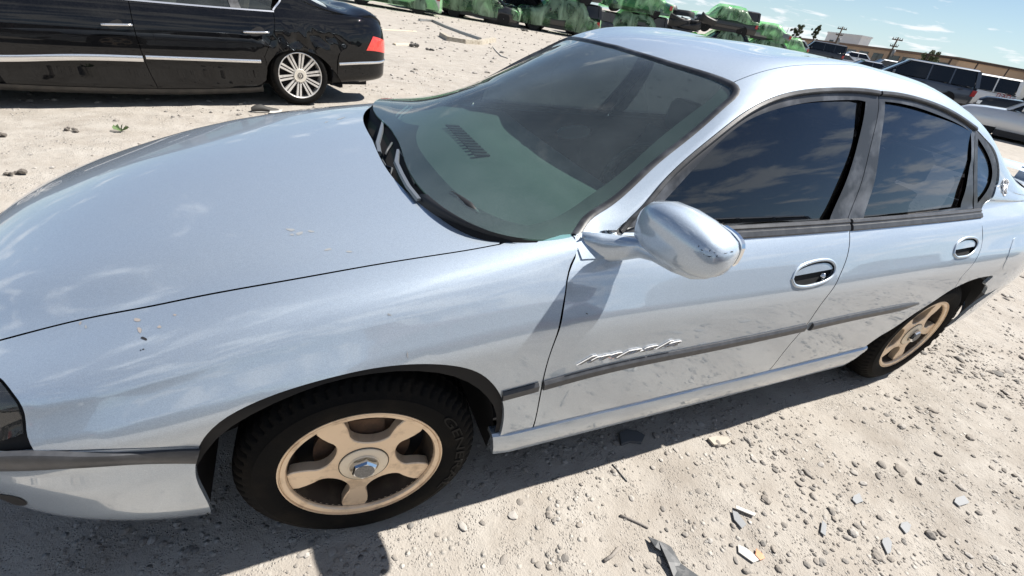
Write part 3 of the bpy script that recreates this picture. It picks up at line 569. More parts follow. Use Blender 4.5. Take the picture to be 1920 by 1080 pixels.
# boot spoiler
sp = MB(); rg = []
for y in np.linspace(.22, 1.58, 24):
    e = min(1, (min(y-.22, 1.58-y))/.14); z = 1.030+.085*math.sin(e*math.pi/2); rg.append([(3.80+a*(1.0), y, z+h) for a, h in ((-.09, 0), (-.05, .022), (.02, .028), (.08, .020), (.085, .008), (0, -.006))])
sp.loft(rg)
for y in (.36, 1.44): sp.loft([[(3.74+a, y+b, z) for a, b in ((0, -.03), (.12, -.03), (.12, .03), (0, .03))] for z in (1.03, 1.135)])
sp.build('boot_spoiler', M_SILVER, car, autos=35)
# door mirror
def superring(c, ax, ay, a, b, e=2.6, n=28):
    out = []
    for q in np.linspace(0, 2*math.pi, n, endpoint=False):
        cx, sx = math.cos(q), math.sin(q); out.append(np.array(c)+np.array(ax)*a*np.sign(cx)*abs(cx)**(2/e)+np.array(ay)*b*np.sign(sx)*abs(sx)**(2/e))
    return out
def mirror_unit(m):
    fl = (lambda P: P if not m else P*np.array([1, -1, 1])+np.array([0, 2*YC, 0]))
    hs = MB(); rg = []
    S = [(.046, .728, 1.060, .008, .010), (.040, .729, 1.061, .028, .030), (.020, .732, 1.064, .048, .052), (-.02, .740, 1.066, .062, .064), (-.07, .752, 1.064, .069, .068), (-.12, .764, 1.062, .070, .064), (-.16, .774, 1.060, .066, .056), (-.188, .781, 1.059, .056, .046), (-.203, .785, 1.058, .040, .033), (-.210, .787, 1.058, .012, .012)]
    for y, x, z, a, b in S: rg.append([fl(q) for q in superring((x, y, z), (.95, .20, 0), (.10, 0, 1), a, b, 3.1)])
    root = hs.loft(rg).build('door_mirror', M_SILVER, doorsF[1 if m else 0], autos=60)
    gl = MB(); gl.loft([[fl(q) for q in superring((x, -.085, 1.063), (.24, -.97, 0), (0, 0, 1), .105, .052, 3.2)] for x in (.826, .815)]).build('mirror_glass', M_CHROME, root)
    ar = MB(); rg = []
    A = [((.602, .118, .948), .014, .036), ((.615, .098, .950), .019, .042), ((.65, .078, .953), .023, .042), ((.695, .052, .964), .026, .035), ((.728, .004, .990), .034, .026), ((.740, -.05, 1.004), .044, .022), ((.756, -.11, 1.006), .048, .020), ((.768, -.155, 1.010), .040, .018), ((.776, -.182, 1.016), .020, .010)]
    for i, (c, a, b) in enumerate(A):
        t = np.array(A[min(i+1, len(A)-1)][0])-np.array(A[max(i-1, 0)][0]); t /= np.linalg.norm(t); sx = np.cross(t, [0, 0, 1.0]); sx /= np.linalg.norm(sx); rg.append([fl(q) for q in superring(c, sx, np.cross(sx, t), a, b, 2.8, 20)])
    ar.loft(rg).build('mirror_arm', M_SILVER, root, autos=60)
mirror_unit(False)
pt = outline([[np.array([.580, vU[10]-.052]), np.array([.579, vU[10]+.012]), np.array([.64, vU[10]+.018])], [np.array([.64, vU[10]+.018]), np.array([.82, vU[10]+.006])], [np.array([.82, vU[10]+.006]), np.array([.80, vU[10]-.055]), np.array([.78, vU[10]-.062])], [np.array([.78, vU[10]-.062]), np.array([.580, vU[10]-.052])]], .015)
for k, m in enumerate((False, True)): panel(SU, pt, 'mirror_patch', M_SILVER, doorsF[k], mirror=m, off=.003, fold=.010, gap=.001)
# ---- wheels
def tyre_mesh(R=.328, w=.215, rim=.218, lugs=64, name='tyre'):
    # profile: (radius, y) from the outer bead over the tread to the inner bead; y=0 at the outer sidewall
    prof = [(rim-.006, .030), (rim, .012), (rim+.012, .004), (rim+.035, 0.0), (rim+.060, .001), (rim+.062, .0035), (R-.030, .010), (R-.020, .017), (R-.010, .026), (R-.004, .036), (R-.001, .052), (R, .078), (R-.006, .081), (R-.006, .087), (R, .090), (R, .125), (R-.006, .128), (R-.006, .134), (R, .137), (R-.001, w-.052), (R-.004, w-.036), (R-.010, w-.026), (R-.02, w-.017), (R-.05, w-.002), (rim, w-.015)]
    n = lugs*4; V, F = [], []
    for j, (r, y) in enumerate(prof):
        for i in range(n):
            ph = (i+(int((y-.1)*60))) % 4; g = 1 if (ph == 3 and r > R-.023) else 0; q = 2*math.pi*i/n; rr = r-.007*g; V.append((rr*math.cos(q), y+(.002*g if y < .05 else 0), rr*math.sin(q)))
    for j in range(len(prof)-1):
        for i in range(n): k = (i+1) % n; F.append((j*n+i, j*n+k, (j+1)*n+k, (j+1)*n+i))
    return V, F
def plate(outer, holes, y0, y1, name, material, parent, bev=.003):
    """flat plate in the xz plane with holes and a bevelled rim on every edge"""
    outer = np.asarray(outer); loops = [outer]+[np.asarray(h) for h in holes]; ins = [inset(outer, bev)]+[inset(h, -bev) for h in holes]; L_ = np.concatenate(ins); e = []; o = 0
    for l in ins: e += [(o+i, o+(i+1) % len(l)) for i in range(len(l))]; o += len(l)
    V2, _, F, *_ = delaunay_2d_cdt([Vector(p) for p in L_], e, [], 0, 1e-7); V2 = np.array([tuple(v) for v in V2]); F = np.array([f[:3] for f in F]); c = V2[F].mean(1); k = inside(ins[0], c)
    for h in ins[1:]: k &= ~inside(h, c)
    b = MB(); b.add([(x, y0, z) for x, z in V2], [tuple(f) for f in F[k]])
    for l, q in zip(loops, ins): b.loft([[(x, y0, z) for x, z in q], [(x, y0+bev, z) for x, z in l], [(x, y1, z) for x, z in l]], cap=False)
    return b.build(name, material, parent, autos=35)
M_BARREL = mat('dark_brown_barrel', (.05, .035, .024), .7, .2, noise_=(18, (.10, .075, .05), .45, .8))  # barrel much darker and browner than the spokes, mottled by noise
def wheel(loc, rz, ang0, flip=False, badge=None):
    root = empty('wheel', loc, rz); root.parent = car
    V, F = tyre_mesh(); ty = mesh('tyre', V, F, M_TIRE, root, smooth=False)
    bm = bmesh.new(); bm.from_mesh(ty.data)
    for f in bm.faces: f.smooth = True
    for ed in bm.edges:
        if len(ed.link_faces) == 2 and ed.calc_face_angle(0) > .6: ed.smooth = False
    bm.to_mesh(ty.data); bm.free()
    MB().lathe([(.218, .020), (.222, .013), (.221, .008), (.2175, .007), (.2165, .012), (.2145, .0125), (.2125, .010), (.2010, .012), (.1985, .016), (.198, .024)], 72).build('rim', M_ALLOY, root, autos=30)
    MB().lathe([(.198, .022), (.193, .05), (.183, .065), (.180, .19), (.2, .2)], 64).build('rim_barrel', M_BARREL, root, autos=35)
    cir = [(.1995*math.cos(q), .1995*math.sin(q)) for q in np.linspace(0, 2*math.pi, 90, endpoint=False)]; holes = []
    for k in range(5):
        a = ang0+math.radians(36+72*k); ca, sa = math.cos(a), math.sin(a); ho = []
        for q in np.linspace(-.46, .46, 11): ho.append((.1975*math.cos(q), .1975*math.sin(q)))
        ho += [(.168, .076), (.150, .066), (.130, .058)]+[(.124-.036*math.cos(q), .056*math.sin(q)) for q in np.linspace(1.3, -1.3, 11)]+[(.130, -.058), (.150, -.066), (.168, -.076)]
        holes.append([(x*ca-z*sa, x*sa+z*ca) for x, z in ho])
    plate(cir, holes, .022, .052, 'spoke_star', M_ALLOY, root, .0025)
    MB().lathe([(.0005, .0165), (.034, .0165), (.035, .0165), (.060, .0155), (.0655, .019), (.0665, .028)], 48).build('centre_cap', M_CAP, root, autos=50)
    MB().lathe([(.0665, .0212), (.0685, .0202), (.0690, .024)], 48).build('cap_joint', M_RUB, root)
    MB().lathe([(.042, .0160), (.0415, .0125), (.0385, .0125), (.038, .0160)], 36).build('cap_ring', M_CAP, root, True)
    hx = MB(); rg = [[(r*math.cos(q+.3), y, r*math.sin(q+.3)) for q in np.linspace(0, 2*math.pi, 6, endpoint=False)] for r, y in ((.036, .016), (.0355, .002), (.031, -.005))]
    hx.loft(rg).build('hex_nut', M_CHROME, root); MB().lathe([(.0005, -.0062), (.0255, -.0062), (.0275, -.0048)], 30).build('nut_face', mat('worn_nut_face', (.30, .29, .27), .6, .3, noise_=(160, (.16, .15, .14), .4, .7)), root)
    MB().lathe([(.02, .075), (.135, .075), (.135, .095), (.02, .095)], 40).build('brake_disc', M_RUST, root, autos=40)
    MB().box((-.05, .06, .06), (.06, .12, .14)).build('brake_caliper', M_RUST, root)
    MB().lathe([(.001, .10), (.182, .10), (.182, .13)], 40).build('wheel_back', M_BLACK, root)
    if flip: root.scale = (1, -1, 1)
    return root
A0 = math.radians(-100)
wheels = [wheel((0, 0, .325), -.0741, A0), wheel((2.807, 0.002, .325), 0, math.radians(-70))]
for x, s in ((0, -.0741), (2.807, 0)): wheels.append(wheel((x, 2*YC, .325), s, A0, True))
# raised letters on the tyre wall
M_TW = mat('tyre_letter', (.010, .0098, .0095), .6, spec=.2)
for wl_ in wheels[:2]:
    me = text3d('GENERAL', 1.0, .0012, 0.0); V = np.array([v.co[:] for v in me.vertices]); x0, x1 = V[:, 0].min(), V[:, 0].max(); h0, h1 = V[:, 1].min(), V[:, 1].max()
    th = math.radians(38)-(V[:, 0]-x0)/(x1-x0)*math.radians(74); r = .262+(V[:, 1]-h0)/(h1-h0)*.026
    mesh('tyre_lettering', np.stack([r*np.cos(th), -.0008-V[:, 2], r*np.sin(th)], 1), [tuple(p.vertices) for p in me.polygons], M_TW, wl_); bpy.data.meshes.remove(me)
# wheel housings and underside
for x0 in (0, 2.807):
    for sgn in (1, -1):
        b = MB(); rg = []
        for y in (.035, .30, .36):
            R = .398 if y < .33 else .05
            rg.append([(x0+R*math.cos(q), YC-sgn*(YC-y), max(.33+R*math.sin(q), .24)) for q in np.linspace(-.22, math.pi+.22, 26)])
        b.loft(rg, cap=False, closed=False).build('wheel_housing', M_BLACK, car, True)
ub = MB(); ub.box((-.80, .35, .22), (3.60, 1.45, .26)); ub.box((.45, .06, .20), (2.35, 1.74, .24)); ub.build('underside', M_BLACK, car)
MB().box((-.70, .35, .24), (.10, 1.45, .62)).build('engine_block', M_BLACK, car)
MB().loft([[(-.93+.35*abs(t)**3, YC+.70*t, z) for z in (.30, .58)]+[(-.83+.30*abs(t)**3, YC+.66*t, z) for z in (.58, .30)] for t in np.linspace(-1, 1, 15)]).build('bumper_beam', M_BLACK, car)
# ---- cowl, wipers
eh = resample(catmull(rear_e, 8), .02); eh3 = SB.P(eh); ew = resample(catmull(wsb[:-2], 8), .02); ew3 = SU.P(ew)
eh3 = eh3[::-1]; n_ = 40
def rs(P, n): d = np.r_[0, np.cumsum(np.linalg.norm(np.diff(P, axis=0), axis=1))]; t = np.linspace(0, d[-1], n); return np.stack([np.interp(t, d, P[:, i]) for i in range(3)], 1)
a3, b3 = rs(eh3, n_), rs(ew3, n_); full_a = np.concatenate([a3[::-1], (a3*[1, -1, 1]+[0, 2*YC, 0])[1:]]); full_b = np.concatenate([b3[::-1], (b3*[1, -1, 1]+[0, 2*YC, 0])[1:]])
cw = MB(); cw.loft([list(full_a+[-.03, 0, -.012]), list(full_a+[-.03, 0, -.06]), list(full_b*.5+full_a*.5+[0, 0, -.055]), list(full_b+[0, 0, -.022]), list(full_b+[.03, 0, -.004])], cap=False, closed=False); cowl = cw.build('cowl_tray', M_BLACK, car, True)
cc = MB(); q0 = [i for i in range(n_) if a3[i][1] < .42]; A_ = a3[q0]; B_ = b3[[min(n_-1, int(i)) for i in q0]]
cc.loft([list(A_+[-.01, 0, -.010]), list(A_*.6+B_*.4+[0, 0, .001]), list(A_*.2+B_*.8+[0, 0, .004]), list(B_+[.012, 0, .003])], cap=False, closed=False); ccv = cc.build('cowl_cover', M_DARKPL, cowl, True)
sl = MB()
for i in range(7):
    for j in range(5):
        p = at(800+i*6.2+j*2, 364+i*3.6+j*4.6, 2, .975); sl.box(p-[.004, .004, .004], p+[.004, .004, .003])
sl.build('vent_grille', M_TRIM, ccv)
def pz(px, py, z): return at(px, py, 2, z)
M_ARM = mat('grey_wiper_arm', (.22, .24, .26), .35, .6)
def wiper(pts, name='wiper_arm'):
    b = MB(); P = [pz(*q) for q in pts]; rg = []
    for i, p in enumerate(P):
        t = P[min(i+1, len(P)-1)]-P[max(i-1, 0)]; t /= np.linalg.norm(t); s = np.cross(t, [0, 0, 1]); w = .009 if i else .006; rg.append([p+s*w, p+s*w*.6+[0, 0, .008], p-s*w*.6+[0, 0, .008], p-s*w])
    return b.loft(rg).build(name, M_ARM, cowl)
wiper([(718, 229, .985), (714, 248, .985), (708, 270, .98), (711, 288, .972)]); wiper([(746, 284, .995), (743, 306, .99), (754, 330, .985), (766, 352, .978), (786, 377, .972)])
bl_ = MB(); bl_.tube([pz(846, 364, .992), pz(862, 374, .99), pz(880, 388, .988), pz(897, 402, .985)], [.010, .013, .015, .008], 8); bl_.build('wiper_pivot_cover', M_RUB, cowl, True)
hs_ = MB(); hs_.tube([pz(700, 205, .96), pz(715, 200, .965), pz(730, 208, .965), pz(718, 216, .965), pz(703, 214, .96)], .010, 8); hs_.build('hinge_cover', mat('gloss_black', (.012, .012, .013), .12), cowl, True)
hz = MB()
for pts in ([(716, 300, .955), (724, 312, .955), (735, 316, .955), (730, 330, .952)], [(735, 268, .985), (727, 280, .97), (722, 290, .96)], [(748, 280, .985), (760, 300, .98), (772, 330, .978), (778, 345, .978)], [(728, 236, .99), (745, 214, .985), (764, 200, .98)], [(732, 243, .99), (752, 216, .987), (772, 201, .982)]): hz.tube([pz(*q) for q in pts], .0045, 6)
hz.build('washer_hose', mat('dark_grey_hose', (.07, .075, .08), .5), cowl, True)
# ---- cabin
dash = MB(); rg = []
for x, z, d in ((.26, .925, .02), (.40, .962, 0), (.56, .985, 0), (.66, .990, 0), (.70, .982, 0), (.74, .985, 0), (.92, .975, 0), (1.0, .93, 0), (1.0, .62, 0)):
    rg.append([(x+.16*abs((y-.9)/.72)**2.2*(1 if x < .5 else .35), y, z-.018*((y-.9)/.72)**2) for y in np.linspace(.16, 1.64, 25)])
dash.loft(rg, cap=False, closed=False); dsh = dash.build('dashboard', M_INT, car, autos=28)
vt = MB()
for i in range(12):
    y = .74+i*.035; vt.box((.50, y, .984), (.56, y+.018, .9905))
vt.build('defroster_vent', M_BLACK, dsh)
st = MB(); st.tube([(1.08+.055*math.sin(q), .52+.19*math.cos(q), .93+.17*math.sin(q)) for q in np.linspace(0, 2*math.pi, 33)], .016, 8, False); st.tube([(1.08, .35, .93), (1.07, .52, .92), (1.08, .69, .93)], .022, 8); st.tube([(1.07, .52, .92), (.95, .52, .84)], .04, 8); st.build('steering_wheel', M_BLACK, dsh, True)
def seat(x, y, w, name):
    b = MB(); b.loft([superring((x+.25, y, z), (1, 0, 0), (0, 1, 0), a, w, 4, 20) for z, a in ((.30, .26), (.48, .28), (.52, .26))]); s = b.build(name, M_SEAT, car, autos=50)
    b = MB(); b.loft([superring((x+.47+.20*t, y, .45+.52*t), (1, 0, -.35), (0, 1, 0), .075, w*(.95 if t < .8 else .8), 3.5, 20) for t in (0, .3, .6, .9, 1)]); b.build('backrest', M_SEAT, s, autos=50)
    for hy in ((0,) if w < .4 else (-.36, .36)):
        b = MB(); b.loft([superring((x+.70, y+hy, z), (1, 0, 0), (0, 1, 0), .045, k, 3, 16) for z, k in ((1.0, .10), (1.03, .13), (1.13, .12), (1.16, .08))]); b.build('headrest', M_SEAT, s, autos=60)
seat(1.25, .52, .25, 'front_seat'); seat(1.25, 1.28, .25, 'front_seat'); seat(2.15, .9, .64, 'rear_seat')
MB().box((.6, .10, .24), (3.3, 1.70, .30)).build('cabin_floor', M_BLACK, car)
hl_ = panel(SU, inset(roofp[keep], .03), 'headliner', M_INT, car, off=-.03, fold=0, gap=0, step=.08)

# ---- scuffs and chips in the paint
from mathutils.bvhtree import BVHTree
def decal(obj, pix, material, name='paint_chip', lift=.0007):
    me = obj.data; bv = BVHTree.FromPolygons([v.co[:] for v in me.vertices], [tuple(p.vertices) for p in me.polygons]); V = []
    for q in pix:
        h = bv.ray_cast(Vector(CAM), Vector(ray(*q)))
        if h[0] is None: return
        n = h[1] if h[1].dot(Vector(ray(*q))) < 0 else -h[1]; V.append(np.array(h[0]+n*lift))
    return mesh(name, V, [tuple(range(len(V)))], material, obj)
M_CHIP = mat('dark_paint_chip', (.02, .02, .022), .7); M_RUSTY = mat('brown_scuff', (.30, .27, .25), .7); M_STAIN = mat('pale_bird_stain', (.27, .28, .285), .6)
def blob(x, y, rx, ry, n=9, seed=0, ang=0.0):
    r = random.Random(seed); out = []
    for k in range(n):
        a = 2*math.pi*k/n; f = r.uniform(.6, 1.15); dx, dy = rx*f*math.cos(a), ry*f*math.sin(a); out.append((x+dx*math.cos(ang)-dy*math.sin(ang), y+dx*math.sin(ang)+dy*math.cos(ang)))
    return out
for i, (x, y, a, b, g, m_) in enumerate([(257, 600, 7, 4, 0, M_RUSTY), (262, 619, 7, 4, .9, M_RUSTY), (270, 635, 6, 3.5, .3, M_CHIP), (299, 613, 5, 3, 0, M_RUSTY), (328, 591, 4, 2, 0, M_RUSTY), (269, 655, 2, 1.3, 0, M_CHIP), (264, 657, 1.4, 1.4, 0, M_CHIP), (151, 606, 2, 5, .5, M_RUSTY), (161, 613, 2.5, 4, 0, M_STAIN), (730, 590, 5, 2, .4, M_STAIN), (830, 680, 2, 8, .2, M_STAIN), (764, 665, 1.5, 7, -.1, M_STAIN)]): decal(wings[0], blob(x, y, a, b, 9, i, g), m_)
for i, (x, y, a, b, g, m_) in enumerate([(545, 431, 9, 3, .1, M_STAIN), (562, 438, 8, 3, -.3, M_STAIN), (583, 434, 6, 2, .2, M_STAIN), (615, 468, 7, 2, -.2, M_STAIN), (655, 472, 6, 2, .1, M_STAIN), (548, 440, 4, 2, 0, M_STAIN), (640, 222, 8, .9, -.3, M_STAIN), (612, 229, 4, .7, -.3, M_STAIN)]): decal(hood, blob(x, y, a, b, 9, 50+i, g), m_, 'stain')
mir = [o for o in bpy.data.objects if o.name == 'door_mirror'][0]
for i, (x, y, a, b, g) in enumerate([(1316, 469, 3, 1, .4), (1331, 470, 1, 2.5, .2), (1340, 474, 2, .8, 0), (1344, 480, 1, 3, .3), (1330, 481, 5, .8, -.2), (1372, 472, 3, 1.2, 0), (1360, 475, 4, .7, -.1), (1320, 477, 1.2, 1.2, 0), (1310, 462, 1, 2, .4)]): decal(mir, blob(x, y, a, b, 7, 80+i, g), M_CHIP)
decal(doorsF[0], blob(1100, 588, 3, 1.2, 7, 99, .6), M_CHIP)

for m in (False, True):
    fr_ = outline([PB((-40, 922), (0, 926), (35, 932), (50, 941), (36, 947), (0, 940), (-40, 934), (-40, 922))], .015); panel(SB, fr_, 'fog_recess_shade', M_BLACK, bumper, mirror=m, off=.0012, fold=0, gap=0)  # flat black patch on the cover, painted for the shade inside the recess
# ================================================================== the black saloon parked beyond
BTH = math.atan2(1.08, 2.88); BR = np.array([-.02, 5.55]); BA = np.array([math.cos(BTH), math.sin(BTH)])
BW0 = BR-BA*3.0                                        # front axle on the ground; local x runs to the tail, local y = .945 is the centre line
bloc = (BW0[0], BW0[1], 0.0); BC = .93
def bplan(u):
    t = np.clip((-.2-u)/(.80), 0, .9999); a = (1-t**2.6)**(1/2.6); q = np.clip((u-3.45)/(4.31-3.45), 0, .9999); return a*(1-q**4.2)**(1/4.2)*(1-.02*np.clip((u-2.6)/1.4, 0, 1)**2)
BN = [-1.0, -.7, -.3, .2, .6, 1.2, 2.0, 2.7, 3.2, 3.6, 4.0, 4.31]
bz8 = nodes(BN, [.62, .74, .84, .905, .925, .94, .955, .975, .99, 1.0, .985, .86]); bz0 = nodes([-1, 0, 3, 3.4, 4.31], [.24, .17, .17, .22, .30])
BS = [(.83, 0), (.905, .07), (.925, .20), (.945, .40), (.950, .52), (.946, .66), (.930, .80), (.905, .90), (.872, .97)]
def bside(u):
    u = np.atleast_1d(u); p = bplan(u); z0, z8 = bz0(u), bz8(u); return [a*p for a, s in BS], [z0+(z8-z0)*s for a, s in BS], p, z8
BU = [.1, .4, .6, .75, .95, 1.15, 1.4, 1.75, 2.1, 2.5, 2.8, 3.05, 3.3, 3.55, 3.8, 4.17, 4.31]
bz11 = nodes(BU, [.93, .945, .96, 1.0, 1.12, 1.24, 1.33, 1.37, 1.375, 1.35, 1.28, 1.18, 1.09, 1.045, 1.03, 1.0, .87]); bz14 = nodes(BU, [.98, 1.07, 1.15, 1.21, 1.30, 1.37, 1.42, 1.445, 1.448, 1.43, 1.38, 1.30, 1.19, 1.10, 1.075, 1.05, .88])
def bUW(u):
    u = np.atleast_1d(u); w, z, p, z8 = bside(u); a = .852*p; e = np.clip((u-2.9)/.6, 0, 1); c = (.835-.42*(bz11(u)-.96))*(1-e)+(.80*p)*e; d = (c-.06)*(1-e)+.70*p*e
    return np.stack(w+[a, a*.7+c*.3, a*.3+c*.7, c, d, .40*p, 0*u], 1)
def bUZ(u):
    u = np.atleast_1d(u); w, z, p, z8 = bside(u); c = np.maximum(bz11(u), z8); e = bz14(u); d = c+(e-c)*.45; return np.stack(z+[z8, z8*.7+c*.3, z8*.3+c*.7, c, d, e-(e-d)*.35, e], 1)
SK = Surf(bUW, bUZ, knots(bUW, bUZ, 1.9), BC, .1, 4.308, BTH, bloc)
zcK = nodes([-1.0, -.8, -.4, .2, .6], [.64, .77, .88, .965, .99])
def bHW(u): w, z, p, z8 = bside(u); return np.stack(w+[.852*p, .80*p, .45*p, 0*np.atleast_1d(u)], 1)
def bHZ(u): u = np.atleast_1d(u); w, z, p, z8 = bside(u); c = zcK(u); return np.stack(z+[z8, z8+(c-z8)*.2, z8+(c-z8)*.75, c], 1)
SKH = Surf(bHW, bHZ, knots(bHW, bHZ, .1), BC, -.998, .6, BTH, bloc)
_P = Surf.P
def dent(surf):
    base = surf.P
    def P(uv):
        uv = np.atleast_2d(uv); q = base(uv); g = np.exp(-((uv[:, 0]-3.10)/.34)**2-((uv[:, 1]-.60)/.13)**2); k = np.array([noise.noise(Vector((a*7, b*9, 3.1)))+.5*noise.noise(Vector((a*15, b*17, 7.7))) for a, b in uv])
        return q+np.stack([-math.sin(BTH)*g*(.018+.045*k), math.cos(BTH)*g*(.018+.045*k), 0*g], 1)
    return P
SK.P = dent(SK)
M_BLK = paint('dusty_black_paint', (.004, .0042, .005), metal=.0, rough=.35, coat=.75, flake=.1, spec=.0, dust=(.30, .29, .27), dustamt=.022, coat_rough=.02)
M_SILL = mat('dusty_sill', (.022, .022, .022), .45, noise_=(12, (.06, .055, .05), .4, .8))
M_CLR = glass('clear_grey_glass', (.45, .50, .50), dust=.05, dcol=(.5, .55, .52))
blk = empty('black_saloon', bloc, BTH, 'dusty black luxury saloon with dented rear wing and multi spoke wheel', 'car'); WROOT['black_saloon'] = Matrix.Translation(bloc) @ Matrix.Rotation(BTH, 4, 'Z')
vK = SK.vk; vH = SKH.vk
def PK(*pts): return [SK.pix(*p) for p in pts]
def KA(x, v): return np.array([x, v], float)
gB = [KA(SK.pix(248, 20)[0]-.003, vK[9]-.004)]+PK((253, 59), (269, 107), (277, 127), (297, 166)); xg = gB[-1][0]
gC = [KA(SK.pix(516, 36)[0], vK[9]-.004)]+PK((515, 52), (507, 79), (497, 105)); botv = SK.pix(297, 166)[1]
karch = PK((500, 150), (504, 120), (520, 102), (542, 95.5), (569, 95.5), (595, 104), (615, 120), (633, 142), (641, 165))
kd2 = [KA(gC[-1][0]-.01, gC[-1][1]), karch[1]+[-.02, 0], karch[0]+[-.04, -.03], KA(karch[0][0]-.16, botv)]
fa = [SK.xz(.0+.40*math.cos(a), .345+.39*math.sin(a)) for a in (.05, .5, .9)]
fdF = KA(.50, vK[9]-.004)
belt = lambda a, b: [KA(u, vK[9]-.004) for u in np.linspace(a, b, 6)]
kdoorF = outline([[fdF, KA(.46, vK[6]), KA(.45, vK[3]), KA(.50, botv)], [KA(.50, botv), gB[-1]], gB[::-1], belt(gB[0][0], .50)], .04)
kdoorR = outline([gB, [gB[-1], kd2[-1]], kd2[::-1], [kd2[0], gC[-1]], gC[::-1], belt(gC[0][0], gB[0][0])], .04)
M_KT = mat('saloon_trim_chrome', (.80, .80, .80), .18, .9)
kdl_r = [KA(2.30, vK[12]+.0), KA(2.62, vK[12]), KA(2.80, vK[12]-.03)]+[KA(2.88, vK[11]), KA(gC[0][0]+.005, vK[9]+.012)]
ksides = []
kF = []; kR = []
for m in (False, True):
    f = panel(SK, kdoorF, 'front_door', M_BLK, blk, mirror=m, step=.07, gap=.003); r = panel(SK, kdoorR, 'rear_door', M_BLK, blk, mirror=m, step=.07, gap=.003); kF.append(f); kR.append(r)
    # windows
    t0 = KA(.62, vK[9]+.012); dl = [t0, KA(.80, vK[12]-.03), KA(1.05, vK[12]), KA(1.4, vK[12]), KA(1.9, vK[12]), KA(2.3, vK[12]), KA(2.62, vK[12]), KA(2.80, vK[12]-.04), KA(2.90, vK[11]), KA(gC[0][0]+.005, vK[9]+.012)]
    dlp = outline([dl, [dl[-1], KA(1.7, vK[9]+.012), t0]], .04)
    s_ = outline([[KA(.50, vK[9]-.004), KA(.53, vK[12]), KA(.80, vK[13]+.02), KA(1.05, vK[13]+.05), KA(1.25, vK[13]+.07)], [KA(1.25, vK[13]+.07), KA(1.9, vK[13]+.05), KA(2.55, vK[13]+.05)], [KA(2.55, vK[13]+.05), KA(2.85, vK[13]+.02), KA(3.2, vK[13]-.02), KA(3.45, vK[13]-.04)],
                  [KA(3.45, vK[13]-.04), KA(3.8, vK[12]), KA(4.17, vK[12]-.02)], [KA(4.17, vK[12]-.02), KA(4.21, vK[9]), KA(4.21, vK[6]), KA(4.18, vK[4]), KA(3.5, vK[4]-.005), karch[-2]], karch[::-1][1:], [karch[0], karch[0]+[-.04, -.03]], kd2[::-1][1:], [kd2[0], gC[-1]], gC[::-1], [gC[0], dl[-1]], dl[::-1], [dl[0], KA(.50, vK[9]-.004)]], .04)
    sd = panel(SK, s_, 'body_side', M_BLK, blk, mirror=m, step=.06, gap=.002); ksides.append(sd)
    xa, xb = SK.pix(223, 4)[0], SK.pix(268, 4)[0]; xb2 = SK.pix(431, 8)[0]; xb3 = SK.pix(450, 8)[0]; v0, v1 = vK[9]+.012, vK[12]-.012
    def win(x0, x1, y0, y1): return outline([[KA(x0, v0), KA(y0, v1)], [KA(y0, v1), KA(y1, v1)], [KA(y1, v1), KA(x1, v0)], [KA(x1, v0), KA(x0, v0)]], .05)
    for nm, par, w in (('window_glass', f, win(.72, xa, 1.02, xa-.02)), ('window_glass', r, win(xb, xb2, xb, xb2-.05)), ('quarter_window', r, outline([[KA(xb3, v0), KA(xb3-.05, v1)], [KA(xb3-.05, v1), KA(2.62, v1)], [KA(2.62, v1), KA(2.80, vK[11]), KA(gC[0][0]-.02, v0)], [KA(gC[0][0]-.02, v0), KA(xb3, v0)]], .05))):
        panel(SK, w, nm, M_CLR, par, mirror=m, off=-.012, fold=.01, gap=0)
    # pillars behind the glass line
    for x0, x1, y0, y1 in ((xa, xb, xa-.02, xb), (xb2, xb3, xb2-.05, xb3-.05)): panel(SK, win(x0, x1, y0, y1), 'pillar_trim', M_TRIM, r, mirror=m, off=-.006, fold=.02, gap=0)
    ch = [(-.008, -.004), (-.008, .005), (.008, .005), (.008, -.004)]; wide = lambda a: [(-a, -.004), (-a, .006), (-a*.5, .012), (a*.5, .012), (a, .006), (a, -.004)]
    strip(SK, belt(.60, gC[0][0]+.01), 'belt_chrome', M_KT, sd, ch, m); strip(SK, dl, 'window_surround', M_KT, sd, ch, m)
    strip(SK, [KA(.47, SK.pix(4, 110)[1])]+PK((20, 109), (120, 107), (268, 110)), 'chrome_strip', M_KT, f, wide(.026), m); strip(SK, PK((273, 107), (380, 111), (489, 115)), 'chrome_strip', M_KT, r, wide(.016), m)
    for par, (a, b) in ((f, ((190, 46), (246, 47))), (r, ((456, 60), (502, 61)))):
        uv = resample(np.array(PK(a, b)), .03); uv = SK.mirror(uv) if m else uv; P = SK.P(uv); n = SK.Nrm(uv); h = MB(); h.tube(list(P[:1]+n[:1]*.004)+list(P+n*.030)+list(P[-1:]+n[-1:]*.004), .011, 8); h.build('door_handle', M_KT, par, True)
        q = outline([PK((a[0]+10, a[1]+1), (a[0]+22, a[1]-8), (a[0]+36, a[1]-8), (a[0]+40, a[1]+1), (a[0]+30, a[1]+7), (a[0]+15, a[1]+7), (a[0]+10, a[1]+1))], .01); panel(SK, q, 'handle_bowl', M_BLACK, par, mirror=m, off=.002, fold=0, gap=0)
    # sill
    sl = outline([[KA(.45, botv-.004), KA(kd2[-1][0]+.10, botv-.004)], [KA(kd2[-1][0]+.10, botv-.004), karch[0]+[-.045, -.05]], [karch[0]+[-.045, -.05], KA(karch[0][0]-.02, .01)], [KA(karch[0][0]-.02, .01), KA(.42, .01)], [KA(.42, .01), KA(.45, botv-.004)]], .05)
    panel(SK, sl, 'sill', M_SILL, blk, mirror=m, off=-.004, fold=.01, step=.07)
